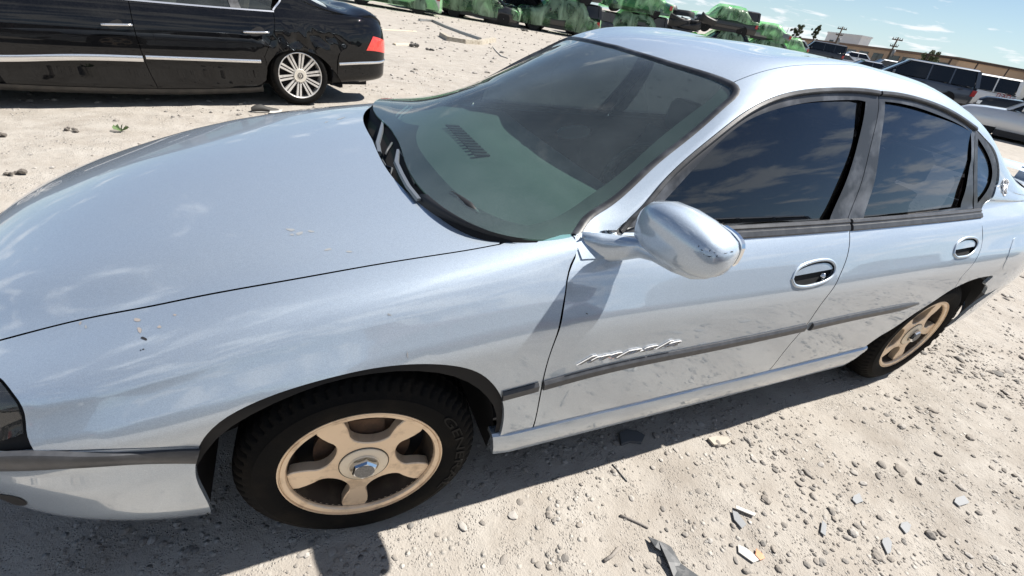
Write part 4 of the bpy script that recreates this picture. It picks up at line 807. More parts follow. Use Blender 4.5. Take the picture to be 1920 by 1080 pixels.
    # rear bumper, lights
    bb = outline([[karch[-2], KA(3.5, vK[4]-.005), KA(4.18, vK[4])], [KA(4.18, vK[4]), KA(4.306, vK[4])], [KA(4.306, vK[4]), KA(4.306, .02)], [KA(4.306, .02), KA(3.6, 0), KA(3.40, .0)], [KA(3.40, .0), karch[-1], karch[-2]]], .04)
    rb = panel(SK, bb, 'rear_bumper', M_BLK, blk, mirror=m, step=.06)
    strip(SK, PK((636, 120), (680, 118), (714, 116))+[KA(4.26, SK.pix(724, 114)[1]), KA(4.3, SK.pix(724, 114)[1])], 'bumper_chrome', M_KT, rb, wide(.015), m)
    tq = [SK.pix(699, 68), SK.pix(686, 95)]; tlp = outline([[tq[1], tq[0]], [tq[0], KA(4.304, tq[0][1]+.01)], [KA(4.304, tq[0][1]+.01), KA(4.304, tq[1][1])], [KA(4.304, tq[1][1]), tq[1]]], .02)
    panel(SK, tlp, 'tail_light', mat('bright_red_lens', (.62, .02, .02), .22, coat=1, emit=None, noise_=(90, (.75, .12, .08), .4, .75)), blk, mirror=m, off=.006, fold=.015)
    bt = outline([[tq[0]+[.0, .01], KA(4.21, vK[9]), KA(4.17, vK[12]-.02)], [KA(4.17, vK[12]-.02), KA(4.306, vK[12]-.02)], [KA(4.306, vK[12]-.02), KA(4.306, tq[0][1]+.012)], [KA(4.306, tq[0][1]+.012), tq[0]+[0, .01]]], .03)
    bt2 = outline([[KA(4.19, vK[4]), tq[1]+[0, -.004]], [tq[1]+[0, -.004], KA(4.306, tq[1][1]-.004)], [KA(4.306, tq[1][1]-.004), KA(4.306, vK[4])], [KA(4.306, vK[4]), KA(4.19, vK[4])]], .03)
    panel(SK, bt, 'tail_corner', M_BLK, blk, mirror=m); panel(SK, bt2, 'tail_corner', M_BLK, blk, mirror=m)
    # front wing
    fw = outline([[KA(.50, vH[9]-.004), KA(.46, vH[6]), KA(.45, vH[3]), KA(.44, vH[1])], [KA(.44, vH[1]), KA(.41, vH[1])]+[SKH.xz(.41*math.cos(a), .345+.40*math.sin(a)) for a in np.linspace(.15, 2.99, 12)]+[KA(-.42, vH[1])], [KA(-.42, vH[1]), KA(-.45, 0), KA(-.995, 0)], [KA(-.995, 0), KA(-.995, vH[9])], [KA(-.995, vH[9]), KA(-.4, vH[9]+.01), KA(.50, vH[9]-.004)]], .04)
    panel(SKH, fw, 'front_wing', M_BLK, blk, mirror=m, step=.06)
    panel(SK, outline([[KA(.4, .02), KA(4.22, .02)], [KA(4.22, .02), KA(4.22, vK[9]-.02)], [KA(4.22, vK[9]-.02), KA(.4, vK[9]-.02)], [KA(.4, vK[9]-.02), KA(.4, .02)]], .06), 'inner_panel', M_BLACK, blk, holes=[np.array([SK.xz(3.0+.41*math.cos(a), max(.345+.40*math.sin(a), .235), 0, .75) for a in np.linspace(math.pi, 0, 20)]+[[3.42, -.05], [2.58, -.05]])], mirror=m, off=-.02 if not m else -.02, fold=0, gap=0, step=.1)
hh_ = outline([[KA(.50, vH[9]+.0), KA(-.4, vH[9]+.015), KA(-.93, vH[9])], [KA(-.93, vH[9]), KA(-.985, SKH.vc)]], .05); hq = np.concatenate([hh_, [KA(-.985, SKH.vc)], SKH.mirror(hh_)[::-1]]); panel(SKH, hq, 'bonnet', M_BLK, blk, step=.09)
def symp(half): h = np.concatenate([half, []]) if False else half; return np.concatenate([h, SK.mirror(h)[::-1]])
rt = outline([[KA(1.12, SK.vc-.001), KA(1.15, vK[14]), KA(1.25, vK[13]+.07)], [KA(1.25, vK[13]+.07), KA(1.9, vK[13]+.05), KA(2.55, vK[13]+.05)], [KA(2.55, vK[13]+.05), KA(2.66, vK[14]), KA(2.70, SK.vc-.001)]], .05); panel(SK, symp(rt), 'roof_skin', M_BLK, blk, step=.09)
wq = outline([[KA(.25, SK.vc-.001), KA(.30, vK[14]), KA(.53, vK[12]+.02)], [KA(.53, vK[12]+.02), KA(.80, vK[13]+.02), KA(1.05, vK[13]+.05), KA(1.25, vK[13]+.07)], [KA(1.25, vK[13]+.07), KA(1.15, vK[14]), KA(1.12, SK.vc-.001)]], .05); panel(SK, symp(wq), 'windscreen', M_CLR, blk, step=.09, off=-.004)
rq = outline([[KA(2.70, SK.vc-.001), KA(2.66, vK[14]), KA(2.55, vK[13]+.05)], [KA(2.55, vK[13]+.05), KA(2.85, vK[13]+.02), KA(3.2, vK[13]-.02), KA(3.45, vK[13]-.04)], [KA(3.45, vK[13]-.04), KA(3.50, vK[14]), KA(3.52, SK.vc-.001)]], .05); panel(SK, symp(rq), 'rear_screen', glass('pale_rear_glass', (.5, .55, .55), dust=.35, dcol=(.62, .68, .68)), blk, step=.09, off=-.004)
bq = outline([[KA(3.52, SK.vc-.001), KA(3.50, vK[14]), KA(3.45, vK[13]-.04)], [KA(3.45, vK[13]-.04), KA(3.8, vK[12]), KA(4.17, vK[12]-.02)], [KA(4.17, vK[12]-.02), KA(4.306, vK[12]-.02)], [KA(4.306, vK[12]-.02), KA(4.307, SK.vc-.001)]], .05); panel(SK, symp(bq), 'boot_lid', M_BLK, blk, step=.09)
# wheels (local coordinates of the saloon)
M_KW = mat('bright_alloy', (.72, .70, .67), .32, .55, noise_=(30, (.5, .47, .43), .5, .8))
def kwheel(x, y, flip):
    root = bpy.data.objects.new('wheel', None); COL.objects.link(root); root.parent = blk; root.location = (x, y, .338); root.empty_display_size = .1
    V, F = tyre_mesh(.342, .225, .252, 48); mesh('tyre', V, F, M_TIRE, root, smooth=True)
    MB().lathe([(.254, .02), (.256, .010), (.250, .008), (.244, .012), (.240, .05), (.235, .2)], 56).build('rim', M_KW, root, autos=35)
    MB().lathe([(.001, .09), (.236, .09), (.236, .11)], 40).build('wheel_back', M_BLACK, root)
    sp = MB()
    for k in range(10):
        for d in (-.085, .085):
            a = 2*math.pi*k/10+.15; ca, sa = math.cos(a), math.sin(a)
            def pt(r, t, yy): return (r*ca-t*sa, yy, r*sa+t*ca)
            r0, r1 = .050, .247; t0, t1 = d*.16, d*.235; w0, w1 = .0085, .0125
            sp.loft([[pt(r0, t0-w0, .030), pt(r0, t0+w0, .030), pt(r0, t0+w0, .050), pt(r0, t0-w0, .050)], [pt(r1, t1-w1, .016), pt(r1, t1+w1, .016), pt(r1, t1+w1, .045), pt(r1, t1-w1, .045)]])
    sp.build('spokes', M_KW, root)
    MB().lathe([(.0005, .018), (.070, .018), (.076, .024), (.078, .045)], 40).build('hub_disc', mat('pale_hub_alloy', (.78, .74, .66), .25, .5), root, autos=40)  # hub disc slightly paler and warmer than the spokes
    lg = MB(); lg.lathe([(.034, .0175), (.034, .014), (.030, .014), (.030, .0175)], 28)
    for pts in ([(-.016, .025), (0, -.002), (.016, .025)], [(-.026, .010), (-.013, -.026), (0, -.004), (.013, -.026), (.026, .010)]): lg.tube([(p, .0155, q) for p, q in pts], .0032, 5)
    lg.build('hub_emblem', mat('emblem_dark', (.12, .12, .13), .3, .6), root)
    if flip: root.scale = (1, -1, 1)
for x in (0.0, 3.0): kwheel(x, 0.0, False); kwheel(x, 2*BC, True)
kb = MB(); kb.box((-.85, .3, .19), (4.0, 2*BC-.3, .24)); kb.box((.48, .1, .19), (2.5, 2*BC-.1, .24)); o = kb.build('underside', M_BLACK); o.parent = blk
for x0 in (0, 3.0):
    for s in (1, -1):
        rg = [[(x0+R*math.cos(q), BC-s*(BC-y), max(.345+R*math.sin(q), .24)) for q in np.linspace(-.2, math.pi+.2, 22)] for y, R in ((.04, .405), (.32, .405), (.36, .05))]
        o = MB().loft(rg, cap=False, closed=False).build('wheel_housing', M_BLACK); o.parent = blk
for x, w in ((1.25, .26), (2.2, .26)):
    for y in (.5, 1.36): o = MB().loft([superring((x+.45+.18*t, y, .45+.55*t), (1, 0, -.3), (0, 1, 0), .08, w, 3.5, 16) for t in (0, .5, .9, 1)]).build('seat_back', mat('beige_leather', (.30, .27, .22), .6)); o.parent = blk
kb = MB(); kb.box((.55, .1, .5), (1.0, 2*BC-.1, .90)); o = kb.build('dashboard', M_DARKPL); o.parent = blk
# ================================================================== the gravel yard
def T(x, y):
    d = np.hypot(np.asarray(x, float), np.asarray(y, float)+.8); k = np.maximum(d-22.0, 0); return .02*np.minimum(k*k/(k+8), 300.0)
def gT(px, py):
    d = ray(px, py); lo = 0.2; P = CAM
    for t in np.concatenate([np.linspace(.5, 60, 2400), np.linspace(60, 600, 2000)]):
        q = CAM+d*t
        if q[2] < float(T(q[0], q[1])): return np.array([q[0], q[1], float(T(q[0], q[1]))])
    q = CAM+d*600; return np.array([q[0], q[1], float(T(q[0], q[1]))])
def grow(a, b, step, g=1.16, lim=3500):
    mid = list(np.arange(a, b, step)); s = step; x = a; left = []
    while x > -lim: s *= g; x -= s; left.append(x)
    s = step; x = mid[-1]; right = []
    while x < lim: s *= g; x += s; right.append(x)
    return np.array(left[::-1]+mid+right)
gx, gy = grow(-1.4, 5.2, .035), grow(-1.3, 1.2, .035); GX, GY = np.meshgrid(gx, gy, indexing='ij')
GZ = T(GX, GY)
rr_ = np.hypot(GX, GY+.8)
def fbm(x, y, s, seed): return noise.noise(Vector((x*s, y*s, seed)))
nz = np.zeros(GX.shape)
for i in range(GX.shape[0]):
    for j in range(GX.shape[1]):
        x, y = GX[i, j], GY[i, j]
        if abs(x) < 60 and abs(y) < 60: nz[i, j] = .010*fbm(x, y, 1.7, 1.0)+.006*fbm(x, y, 6.0, 2.0)+.0035*fbm(x, y, 17.0, 3.0)
flat = np.zeros_like(nz)
for wx, wy in ((0, .11), (2.807, .11), (0, 1.69), (2.807, 1.69)): flat = np.maximum(flat, np.exp(-(((GX-wx)/.16)**2+((GY-wy)/.16)**2)))
GZ = GZ+(nz-.004)*(1-flat)
def zg(x, y):                                           # ground height under a point
    i = np.clip(np.searchsorted(gx, x)-1, 0, len(gx)-2); j = np.clip(np.searchsorted(gy, y)-1, 0, len(gy)-2)
    a = (x-gx[i])/(gx[i+1]-gx[i]); b = (y-gy[j])/(gy[j+1]-gy[j])
    return GZ[i, j]*(1-a)*(1-b)+GZ[i+1, j]*a*(1-b)+GZ[i, j+1]*(1-a)*b+GZ[i+1, j+1]*a*b
def gravel_material():
    m = bpy.data.materials.new('pale_dirt_and_gravel'); m.use_nodes = True; nt = m.node_tree; b = nt.nodes['Principled BSDF']; L = nt.links; b.inputs['Roughness'].default_value = .92; b.inputs['Specular IOR Level'].default_value = .25
    tcn = N(nt.nodes, 'ShaderNodeTexCoord'); V = tcn.outputs['Object']
    def nz_(s, d=5.0, r=.6): n = N(nt.nodes, 'ShaderNodeTexNoise', inp={'Scale': s, 'Detail': d, 'Roughness': r}); L.new(V, n.inputs['Vector']); return n.outputs['Fac']
    def rng_(x, a, c, lo=0.0, hi=1.0): n = N(nt.nodes, 'ShaderNodeMapRange', inp={1: a, 2: c, 3: lo, 4: hi}); L.new(x, n.inputs[0]); return n.outputs[0]
    def mix(f, c1, c2, mode='MIX'):
        n = N(nt.nodes, 'ShaderNodeMixRGB', blend_type=mode)
        for k, q in ((0, f), (1, c1), (2, c2)):
            if isinstance(q, tuple): n.inputs[k].default_value = (*q, 1)
            elif isinstance(q, (int, float)): n.inputs[k].default_value = q
            else: L.new(q, n.inputs[k])
        return n.outputs[0]
    def math_(op, a, c):
        n = N(nt.nodes, 'ShaderNodeMath', operation=op)
        for k, q in ((0, a), (1, c)):
            if isinstance(q, (int, float)): n.inputs[k].default_value = q
            else: L.new(q, n.inputs[k])
        return n.outputs[0]
    def vor(s): n = N(nt.nodes, 'ShaderNodeTexVoronoi', inp={'Scale': s, 'Randomness': 1.0}); L.new(V, n.inputs['Vector']); return n
    base = mix(rng_(nz_(.55, 6.0), .35, .68), (.36, .325, .282), (.29, .262, .228))
    base = mix(rng_(nz_(4.0, 8.0, .7), .40, .72), base, (.42, .392, .352))
    base = mix(rng_(nz_(1.3, 5.0), .60, .78, 0, .5), base, (.215, .185, .155))
    big, small = vor(34.0), vor(120.0)
    pb = rng_(big.outputs['Distance'], .10, .34, 1.0, 0.0); ps = rng_(small.outputs['Distance'], .10, .42, 1.0, 0.0)
    mk = rng_(nz_(2.2, 4.0), .46, .60); mk2 = rng_(nz_(9.0, 3.0), .40, .62)
    sc = N(nt.nodes, 'ShaderNodeSeparateColor'); L.new(big.outputs['Color'], sc.inputs[0]); pcol = mix(sc.outputs[0], (.24, .225, .205), (.50, .475, .435)); sc2 = N(nt.nodes, 'ShaderNodeSeparateColor'); L.new(small.outputs['Color'], sc2.inputs[0]); pcol2 = mix(sc2.outputs[1], (.22, .20, .18), (.48, .45, .41))
    sel = math_('GREATER_THAN', sc.outputs[1], .45); fb = math_('MULTIPLY', math_('MULTIPLY', math_('GREATER_THAN', pb, .25), mk), sel)
    base = mix(math_('MULTIPLY', math_('GREATER_THAN', ps, .3), math_('MULTIPLY', mk2, .75)), base, pcol2); base = mix(fb, base, pcol)
    L.new(base, b.inputs['Base Color'])
    h = math_('ADD', math_('MULTIPLY', math_('MULTIPLY', pb, math_('MULTIPLY', mk, sel)), .010), math_('MULTIPLY', math_('MULTIPLY', ps, mk2), .004)); h = math_('ADD', h, math_('MULTIPLY', nz_(160.0, 3.0), .0025)); h = math_('ADD', h, math_('MULTIPLY', nz_(14.0, 6.0, .7), .010))
    bn = N(nt.nodes, 'ShaderNodeBump', inp={'Strength': 1.0, 'Distance': 1.0}); L.new(h, bn.inputs['Height']); L.new(bn.outputs[0], b.inputs['Normal']); return m
nx, ny = GX.shape; idx = np.arange(nx*ny).reshape(nx, ny); Q = np.stack([idx[:-1, :-1], idx[1:, :-1], idx[1:, 1:], idx[:-1, 1:]], -1).reshape(-1, 4)
ground = tag(mesh('ground', np.stack([GX.ravel(), GY.ravel(), GZ.ravel()], 1), Q, gravel_material(), smooth=True), kind='structure')
# ---- loose stones
ICO = None
def stone_mesh(seed, sub=1):
    r = random.Random(seed); bm = bmesh.new(); bmesh.ops.create_icosphere(bm, subdivisions=sub, radius=1.0)
    sx, sy, sz = r.uniform(.7, 1.25), r.uniform(.55, 1.0), r.uniform(.35, .7)
    for v in bm.verts:
        k = 1+.28*noise.noise(v.co*1.3+Vector((seed*3.7, 0, 0)))+r.uniform(-.10, .10); v.co = Vector((v.co.x*sx*k, v.co.y*sy*k, v.co.z*sz*k))
    V = np.array([v.co[:] for v in bm.verts]); F = [[v.index for v in f.verts] for f in bm.faces]; bm.free(); return V, F
protoS = [stone_mesh(s, 1) for s in range(10)]
def stone_mat(name, c1, c2):
    m = bpy.data.materials.new(name); m.use_nodes = True; nt = m.node_tree; b = nt.nodes['Principled BSDF']; b.inputs['Roughness'].default_value = .9; b.inputs['Specular IOR Level'].default_value = .25
    g = N(nt.nodes, 'ShaderNodeNewGeometry'); oi = N(nt.nodes, 'ShaderNodeObjectInfo'); ad = N(nt.nodes, 'ShaderNodeMath', operation='ADD'); fr = N(nt.nodes, 'ShaderNodeMath', operation='FRACT')
    nt.links.new(g.outputs['Random Per Island'], ad.inputs[0]); nt.links.new(oi.outputs['Random'], ad.inputs[1]); nt.links.new(ad.outputs[0], fr.inputs[0])
    r = N(nt.nodes, 'ShaderNodeValToRGB'); e = r.color_ramp.elements; e[0].color = (*c1, 1); e[1].color = (*c2, 1); k = r.color_ramp.elements.new(.5); k.color = (.36, .32, .275, 1); nt.links.new(fr.outputs[0], r.inputs[0])
    tcn = N(nt.nodes, 'ShaderNodeTexCoord'); n = N(nt.nodes, 'ShaderNodeTexNoise', inp={'Scale': 60.0, 'Detail': 5.0}); nt.links.new(tcn.outputs['Object'], n.inputs['Vector'])
    mm = N(nt.nodes, 'ShaderNodeMixRGB', blend_type='MULTIPLY', inp={0: .55}); nt.links.new(r.outputs[0], mm.inputs[1]); nt.links.new(n.outputs['Fac'], mm.inputs[2]); br = N(nt.nodes, 'ShaderNodeBrightContrast', inp={1: .03}); nt.links.new(mm.outputs[0], br.inputs[0]); nt.links.new(br.outputs[0], b.inputs['Base Color'])
    return m
M_STONE = stone_mat('limestone_chips', (.24, .225, .205), (.50, .47, .43))
def under_wheel(x, y): return any(abs(x-wx) < .13 and -.02 < y < .25 for wx in (0, 2.807))
def density(x, y): return noise.noise(Vector((x*1.5, y*1.5, 11.0)))+.6*noise.noise(Vector((x*4.5, y*4.5, 5.0)))
def gravel(n, xr, yr, s0, s1, thr, keep=None, seed=1):
    r = random.Random(seed); V, F = [], []; c = 0; o = 0; tries = 0
    while c < n and tries < n*14:
        tries += 1; x, y = r.uniform(*xr), r.uniform(*yr)
        if under_wheel(x, y) or density(x, y) < thr+r.uniform(-.35, .35) or (keep and not keep(x, y)): continue
        s = s0*(s1/s0)**(r.random()**2.6); p, f = protoS[r.randrange(10)]; a = r.uniform(0, 6.28); ca, sa = math.cos(a), math.sin(a); t = r.uniform(-.35, .35)
        q = p*s; q = np.stack([q[:, 0]*ca-q[:, 1]*sa, q[:, 0]*sa+q[:, 1]*ca, q[:, 2]+q[:, 0]*t*.5], 1)+[x, y, float(zg(x, y))+s*.16]
        V.append(q); F.append(np.array(f)+o); o += len(q); c += 1
    return np.concatenate(V), np.concatenate(F)
parts = [gravel(7500, (-.8, 5.0), (-.95, .75), .0035, .014, -.02, seed=3), gravel(1500, (-1.5, 9), (-.9, 4.2), .007, .022, .0, lambda x, y: not (-.9 < x < 4 and .3 < y < 1.7), 5), gravel(2200, (-6, 8), (2.2, 9.5), .010, .035, .05, None, 8), gravel(900, (-3, 20), (8, 30), .03, .09, .05, None, 9)]
Vs = []; Fs = []; o = 0
for v, f in parts: Vs.append(v); Fs.append(f+o); o += len(v)
tag(mesh('gravel', np.concatenate(Vs), np.concatenate(Fs), M_STONE), 'small pale stone chips strewn over the dirt yard', 'gravel', kind='stuff')
SM = []
for i in range(8):
    v, f = stone_mesh(40+i, 2); me = bpy.data.meshes.new('stone'); me.from_pydata([tuple(q) for q in v], [], f); me.materials.append(M_STONE); SM.append(me)
def put_stone(x, y, s, k, flatn=1.0):
    o = bpy.data.objects.new('stone', SM[k % 8]); COL.objects.link(o); o.parent = ground; o.location = (x, y, float(zg(x, y))+s*.17*flatn); o.scale = (s, s, s*flatn); o.rotation_euler = (random.uniform(-.2, .2), random.uniform(-.2, .2), random.uniform(0, 6.28))
# stones one can pick out in the photograph
for i, (px, py, s) in enumerate([(962, 965, .030), (1087, 983, .024), (945, 1048, .030), (1010, 1058, .022), (1030, 1062, .020), (1000, 1050, .018), (868, 985, .028), (905, 978, .020), (975, 940, .022), (1110, 960, .016), (1118, 968, .014), (1128, 1010, .014), (1345, 830, .040), (1225, 875, .022), (1242, 880, .02), (1250, 850, .02), (1268, 842, .02), (1290, 850, .022), (1305, 868, .018), (1240, 862, .018), (1230, 815, .03), (1265, 822, .026), (1185, 822, .05), (1155, 830, .03), (1500, 905, .03), (1433, 938, .028), (1560, 955, .03), (1690, 880, .05), (1600, 1000, .035), (1655, 870, .04), (1725, 900, .03), (1100, 1010, .016), (1060, 1045, .022), (820, 1000, .02), (740, 1045, .018), (650, 1060, .014), (770, 985, .02), (745, 905, .0), (880, 905, .02), (925, 890, .024), (955, 880, .02), (985, 880, .022), (990, 905, .018), (1008, 890, .016), (860, 930, .018), (1330, 1062, .02), (1380, 1050, .018), (1400, 1070, .024), (1240, 1048, .022), (1215, 1060, .02), (1185, 1045, .016), (1355, 1005, .016), (1375, 985, .02), (1470, 985, .024), (1450, 1030, .02), (1395, 910, .026), (1310, 920, .02), (1540, 870, .03), (1620, 905, .03), (1760, 850, .035), (1820, 820, .04), (1840, 760, .05), (1750, 770, .04), (1690, 800, .04), (1870, 700, .05), (1800, 690, .045)]):
    if s: q = gnd(px, py); put_stone(q[0], q[1], s*.62, i, random.uniform(.6, 1.0))
rs_ = random.Random(21); c = 0
while c < 190:
    x, y = rs_.uniform(-.6, 5.5), rs_.uniform(-.75, .7)
    if density(x, y) < .05 or under_wheel(x, y): continue
    put_stone(x, y, rs_.uniform(.008, .017)*(1+.25*max(0, x-1)), c, rs_.uniform(.6, 1)); c += 1
# ---- litter near the car
M_SHARD = mat('black_plastic_shard', (.05, .055, .06), .5, noise_=(40, (.16, .16, .16), .5, .8)); M_STICK = mat('grey_stick', (.26, .235, .21), .85, bump=(80, .4, .01)); M_ORANGE = mat('orange_plastic', (.62, .20, .07), .5); M_PALE = mat('pale_scrap', (.50, .49, .46), .7); M_GREYP = mat('grey_scrap', (.22, .23, .24), .6)
def flatpiece(pix, h, name, material, label, cat, group=None, thick=.004, curl=.0):
    P = [gnd(*q) for q in pix]; z = [float(zg(p[0], p[1])) for p in P]; c = np.mean(P, 0); b = MB(); n = len(P)
    top = [(p[0]-c[0], p[1]-c[1], zz+h+thick+curl*((i % 2))-c[2]) for i, (p, zz) in enumerate(zip(P, z))]; bot = [(a, d, e-thick) for a, d, e in top]; b.loft([bot, top]); o = b.build(name, material); o.location = c; return tag(o, label, cat, group)
flatpiece([(1214, 1008), (1232, 1018), (1245, 1020), (1256, 1030), (1275, 1058), (1308, 1085), (1262, 1085), (1250, 1058), (1240, 1036), (1226, 1030)], .010, 'plastic_shard', M_SHARD, 'torn black plastic trim shard lying on the sunlit dirt', 'plastic', None, .005, .008)
def stick(pix, r, name, material, label, cat, group=None, lift=0.0):
    P = [gnd(*q) for q in pix]; c = P[0].copy(); b = MB(); b.tube([np.array([p[0]-c[0], p[1]-c[1], float(zg(p[0], p[1]))+r*.8+lift-c[2]]) for p in P], r, 7); o = b.build(name, material, None, True); o.location = c; return tag(o, label, cat, group)
stick([(1163, 966), (1180, 972), (1200, 981), (1216, 988)], .005, 'twig', M_STICK, 'straight grey twig lying on open dirt beside the sedan', 'twig')
stick([(1133, 1051), (1148, 1041), (1161, 1026)], .006, 'twig', M_STICK, 'short bent twig near the torn black plastic shard', 'twig')
stick([(1148, 870), (1170, 895), (1176, 902)], .003, 'wire_scrap', M_SHARD, 'thin dark wire scrap poking out of the sedan shadow', 'wire')
flatpiece([(1417, 1030), (1428, 1040), (1433, 1048), (1424, 1052), (1415, 1042)], .006, 'plastic_chip', M_ORANGE, 'small orange plastic chip among the stones', 'plastic')
flatpiece([(1383, 1022), (1398, 1028), (1425, 1050), (1412, 1056), (1384, 1036)], .004, 'paper_scrap', M_PALE, 'crumpled pale scrap next to the orange chip', 'scrap')
flatpiece([(1372, 958), (1382, 962), (1398, 985), (1390, 992), (1376, 975)], .006, 'metal_scrap', M_GREYP, 'bent grey metal tag lying on the dirt', 'scrap')
flatpiece([(1378, 950), (1415, 966), (1412, 971), (1378, 956)], .010, 'plaster_chip', M_PALE, 'long white chip beside the bent metal tag', 'scrap')
flatpiece([(1326, 823), (1342, 819), (1364, 821), (1369, 828), (1360, 835), (1338, 836)], .003, 'slate_piece', mat('tan_slab', (.42, .38, .32), .85), 'flat tan slab at the edge of the sedan shadow', 'stone slab', None, .012)
flatpiece([(1160, 815), (1174, 809), (1196, 812), (1208, 819), (1202, 832), (1180, 830), (1164, 836)], .003, 'slate_piece', mat('dark_slab', (.10, .105, .11), .8), 'flat dark slab lying inside the sedan shadow', 'stone slab', None, .015)
flatpiece([(1540, 978), (1548, 985), (1545, 1008), (1536, 1000)], .006, 'metal_scrap', M_GREYP, 'narrow grey sliver standing out of the dirt', 'scrap')
for i, (a, b_) in enumerate((((1690, 980), (1708, 1000)), ((1655, 1010), (1672, 1040)), ((1790, 935), (1815, 950)), ((1600, 930), (1618, 945)))):
    flatpiece([a, (a[0]+.6*(b_[0]-a[0]), a[1]-2-i), (b_[0], a[1]+5+i*2), (b_[0]-3, b_[1]-4), (a[0]+9-i, b_[1]), (a[0]-2, a[1]+7)], .002, 'slate_piece', M_GREYP, 'flat grey chip lying in the sunlit gravel', 'stone chip', 'flat grey chips in the gravel', .006)
# ---- litter between the cars
M_FOAM = mat('dirty_foam', (.42, .38, .31), .9, noise_=(9, (.24, .20, .15), .45, .7)); M_BEAM = mat('grey_metal_beam', (.30, .30, .29), .45, .5); M_DIRTY = mat('dark_rag', (.07, .065, .06), .9)
def onT(px, py, up=0.0): p = gT(px, py); return np.array([p[0], p[1], float(zg(p[0], p[1]))+up])
def far_tube(pix, r, name, material, label, cat, flatk=None, up=0.0):
    P = [onT(*q) for q in pix]; c = P[0].copy(); b = MB(); b.tube([p-c+[0, 0, (r if not hasattr(r, '__len__') else r[0])*.8+up] for p in P], r, 8); o = b.build(name, material, None, True); o.location = c; return tag(o, label, cat)
def far_beam(pix, w, h, name, material, label, cat):
    P = [onT(*q) for q in pix]; c = P[0].copy(); b = MB(); rg = []
    for i, p in enumerate(P):
        t = P[min(i+1, len(P)-1)]-P[max(i-1, 0)]; t /= np.linalg.norm(t); s = np.cross(t, [0, 0, 1]); s /= np.linalg.norm(s); q = p-c; rg.append([q-s*w, q+s*w, q+s*w*.8+[0, 0, h], q-s*w*.8+[0, 0, h]])
    o = b.loft(rg).build(name, material); o.location = c; return tag(o, label, cat)
far_beam([(786, 39), (812, 41), (838, 53), (868, 64), (900, 75)], .07, .09, 'metal_beam', M_BEAM, 'long grey metal beam lying on open gravel', 'beam')
far_beam([(828, 68), (842, 77), (870, 81), (900, 83), (926, 77)], .10, .13, 'bumper_foam', M_FOAM, 'curved dirty foam bumper core beside the metal beam', 'foam')
far_tube([(921, 92), (924, 88), (930, 96), (940, 106), (952, 110)], .018, 'cable', mat('pale_cable', (.45, .43, .39), .6), 'thin pale cable curling out behind the sedan windscreen', 'cable')
far_beam([(739, 84), (766, 84)], .06, .04, 'plank_scrap', mat('straw_wood', (.58, .50, .38), .8), 'short straw coloured board next to the black saloon', 'board')
far_beam([(716, 56), (780, 59)], .04, .02, 'plank_scrap', mat('straw_wood', (.58, .50, .38), .8), 'long thin straw coloured strip behind the black saloon', 'board')
def clump(px, py, s, name, material, label, cat, n=7, group=None):
    p = onT(px, py); b = MB(); r = random.Random(px)
    for k in range(n):
        q = (r.uniform(-s, s), r.uniform(-s*.6, s*.6), r.uniform(0, s*.35)); v, f = stone_mesh(px+k, 1); b.add(v*s*r.uniform(.3, .6)+np.array(q)+[0, 0, s*.12], f)
    o = b.build(name, material); o.location = p; return tag(o, label, cat, group)
clump(774, 88, .14, 'rag_heap', M_DIRTY, 'dark rag heap at the end of the short board', 'rag'); clump(806, 94, .10, 'rag_heap', M_DIRTY, 'small dark rag heap alone on the gravel behind the saloon', 'rag')
clump(982, 58, .22, 'rubble_heap', M_DIRTY, 'low dark scrap heap before the wrapped cars', 'scrap')
# the worn shoe by the saloon's wheel
p = onT(500, 210); b = MB(); rg = []
for t, w, h in ((0, .03, .05), (.04, .042, .075), (.10, .042, .085), (.16, .045, .06), (.22, .048, .045), (.27, .04, .035), (.295, .015, .02)): rg.append([np.array([t-.15, w*math.cos(q), max(0, h*.5+h*.5*math.sin(q))]) for q in np.linspace(0, 2*math.pi, 12, endpoint=False)])
o = b.loft(rg).build('shoe', mat('worn_black_shoe', (.05, .048, .045), .7), None, autos=50); o.location = p; o.rotation_euler = (0, 0, .25); tag(o, 'worn dark shoe lying on gravel near the saloon rear wheel', 'shoe')
b = MB(); b.add(*[(np.array(v)*[1.04, 1.06, .25]) if i == 0 else v for i, v in enumerate((np.array([x for r_ in rg for x in r_]), [(i*12+j, i*12+(j+1) % 12, (i+1)*12+(j+1) % 12, (i+1)*12+j) for i in range(len(rg)-1) for j in range(12)]))]); s_ = b.build('sole', mat('grey_sole', (.30, .29, .27), .8), o)
o2 = flatpiece([(508, 209), (530, 209), (526, 216), (505, 215)], .02, 'cloth_scrap', M_PALE, 'pale cloth scrap beside the worn shoe', 'cloth')
for i, (px, py) in enumerate(((14, 256), (135, 246), (32, 326))): clump(px, py, .05, 'rock_clod', mat('dark_clod', (.13, .115, .10), .9), 'dark clod lying on the pale ground before the black saloon', 'clod', 4, 'dark clods before the saloon')
b = MB(); p = onT(228, 246)
for k in range(9):
    a = k*.7; b.add([(0, 0, 0), (.05*math.cos(a), .05*math.sin(a), .05), (.06*math.cos(a+.35), .06*math.sin(a+.35), .03)], [(0, 1, 2)])
o = b.build('weed', mat('weed_leaf', (.10, .16, .06), .7)); o.location = p; tag(o, 'tiny green weed growing on the pale ground', 'weed')
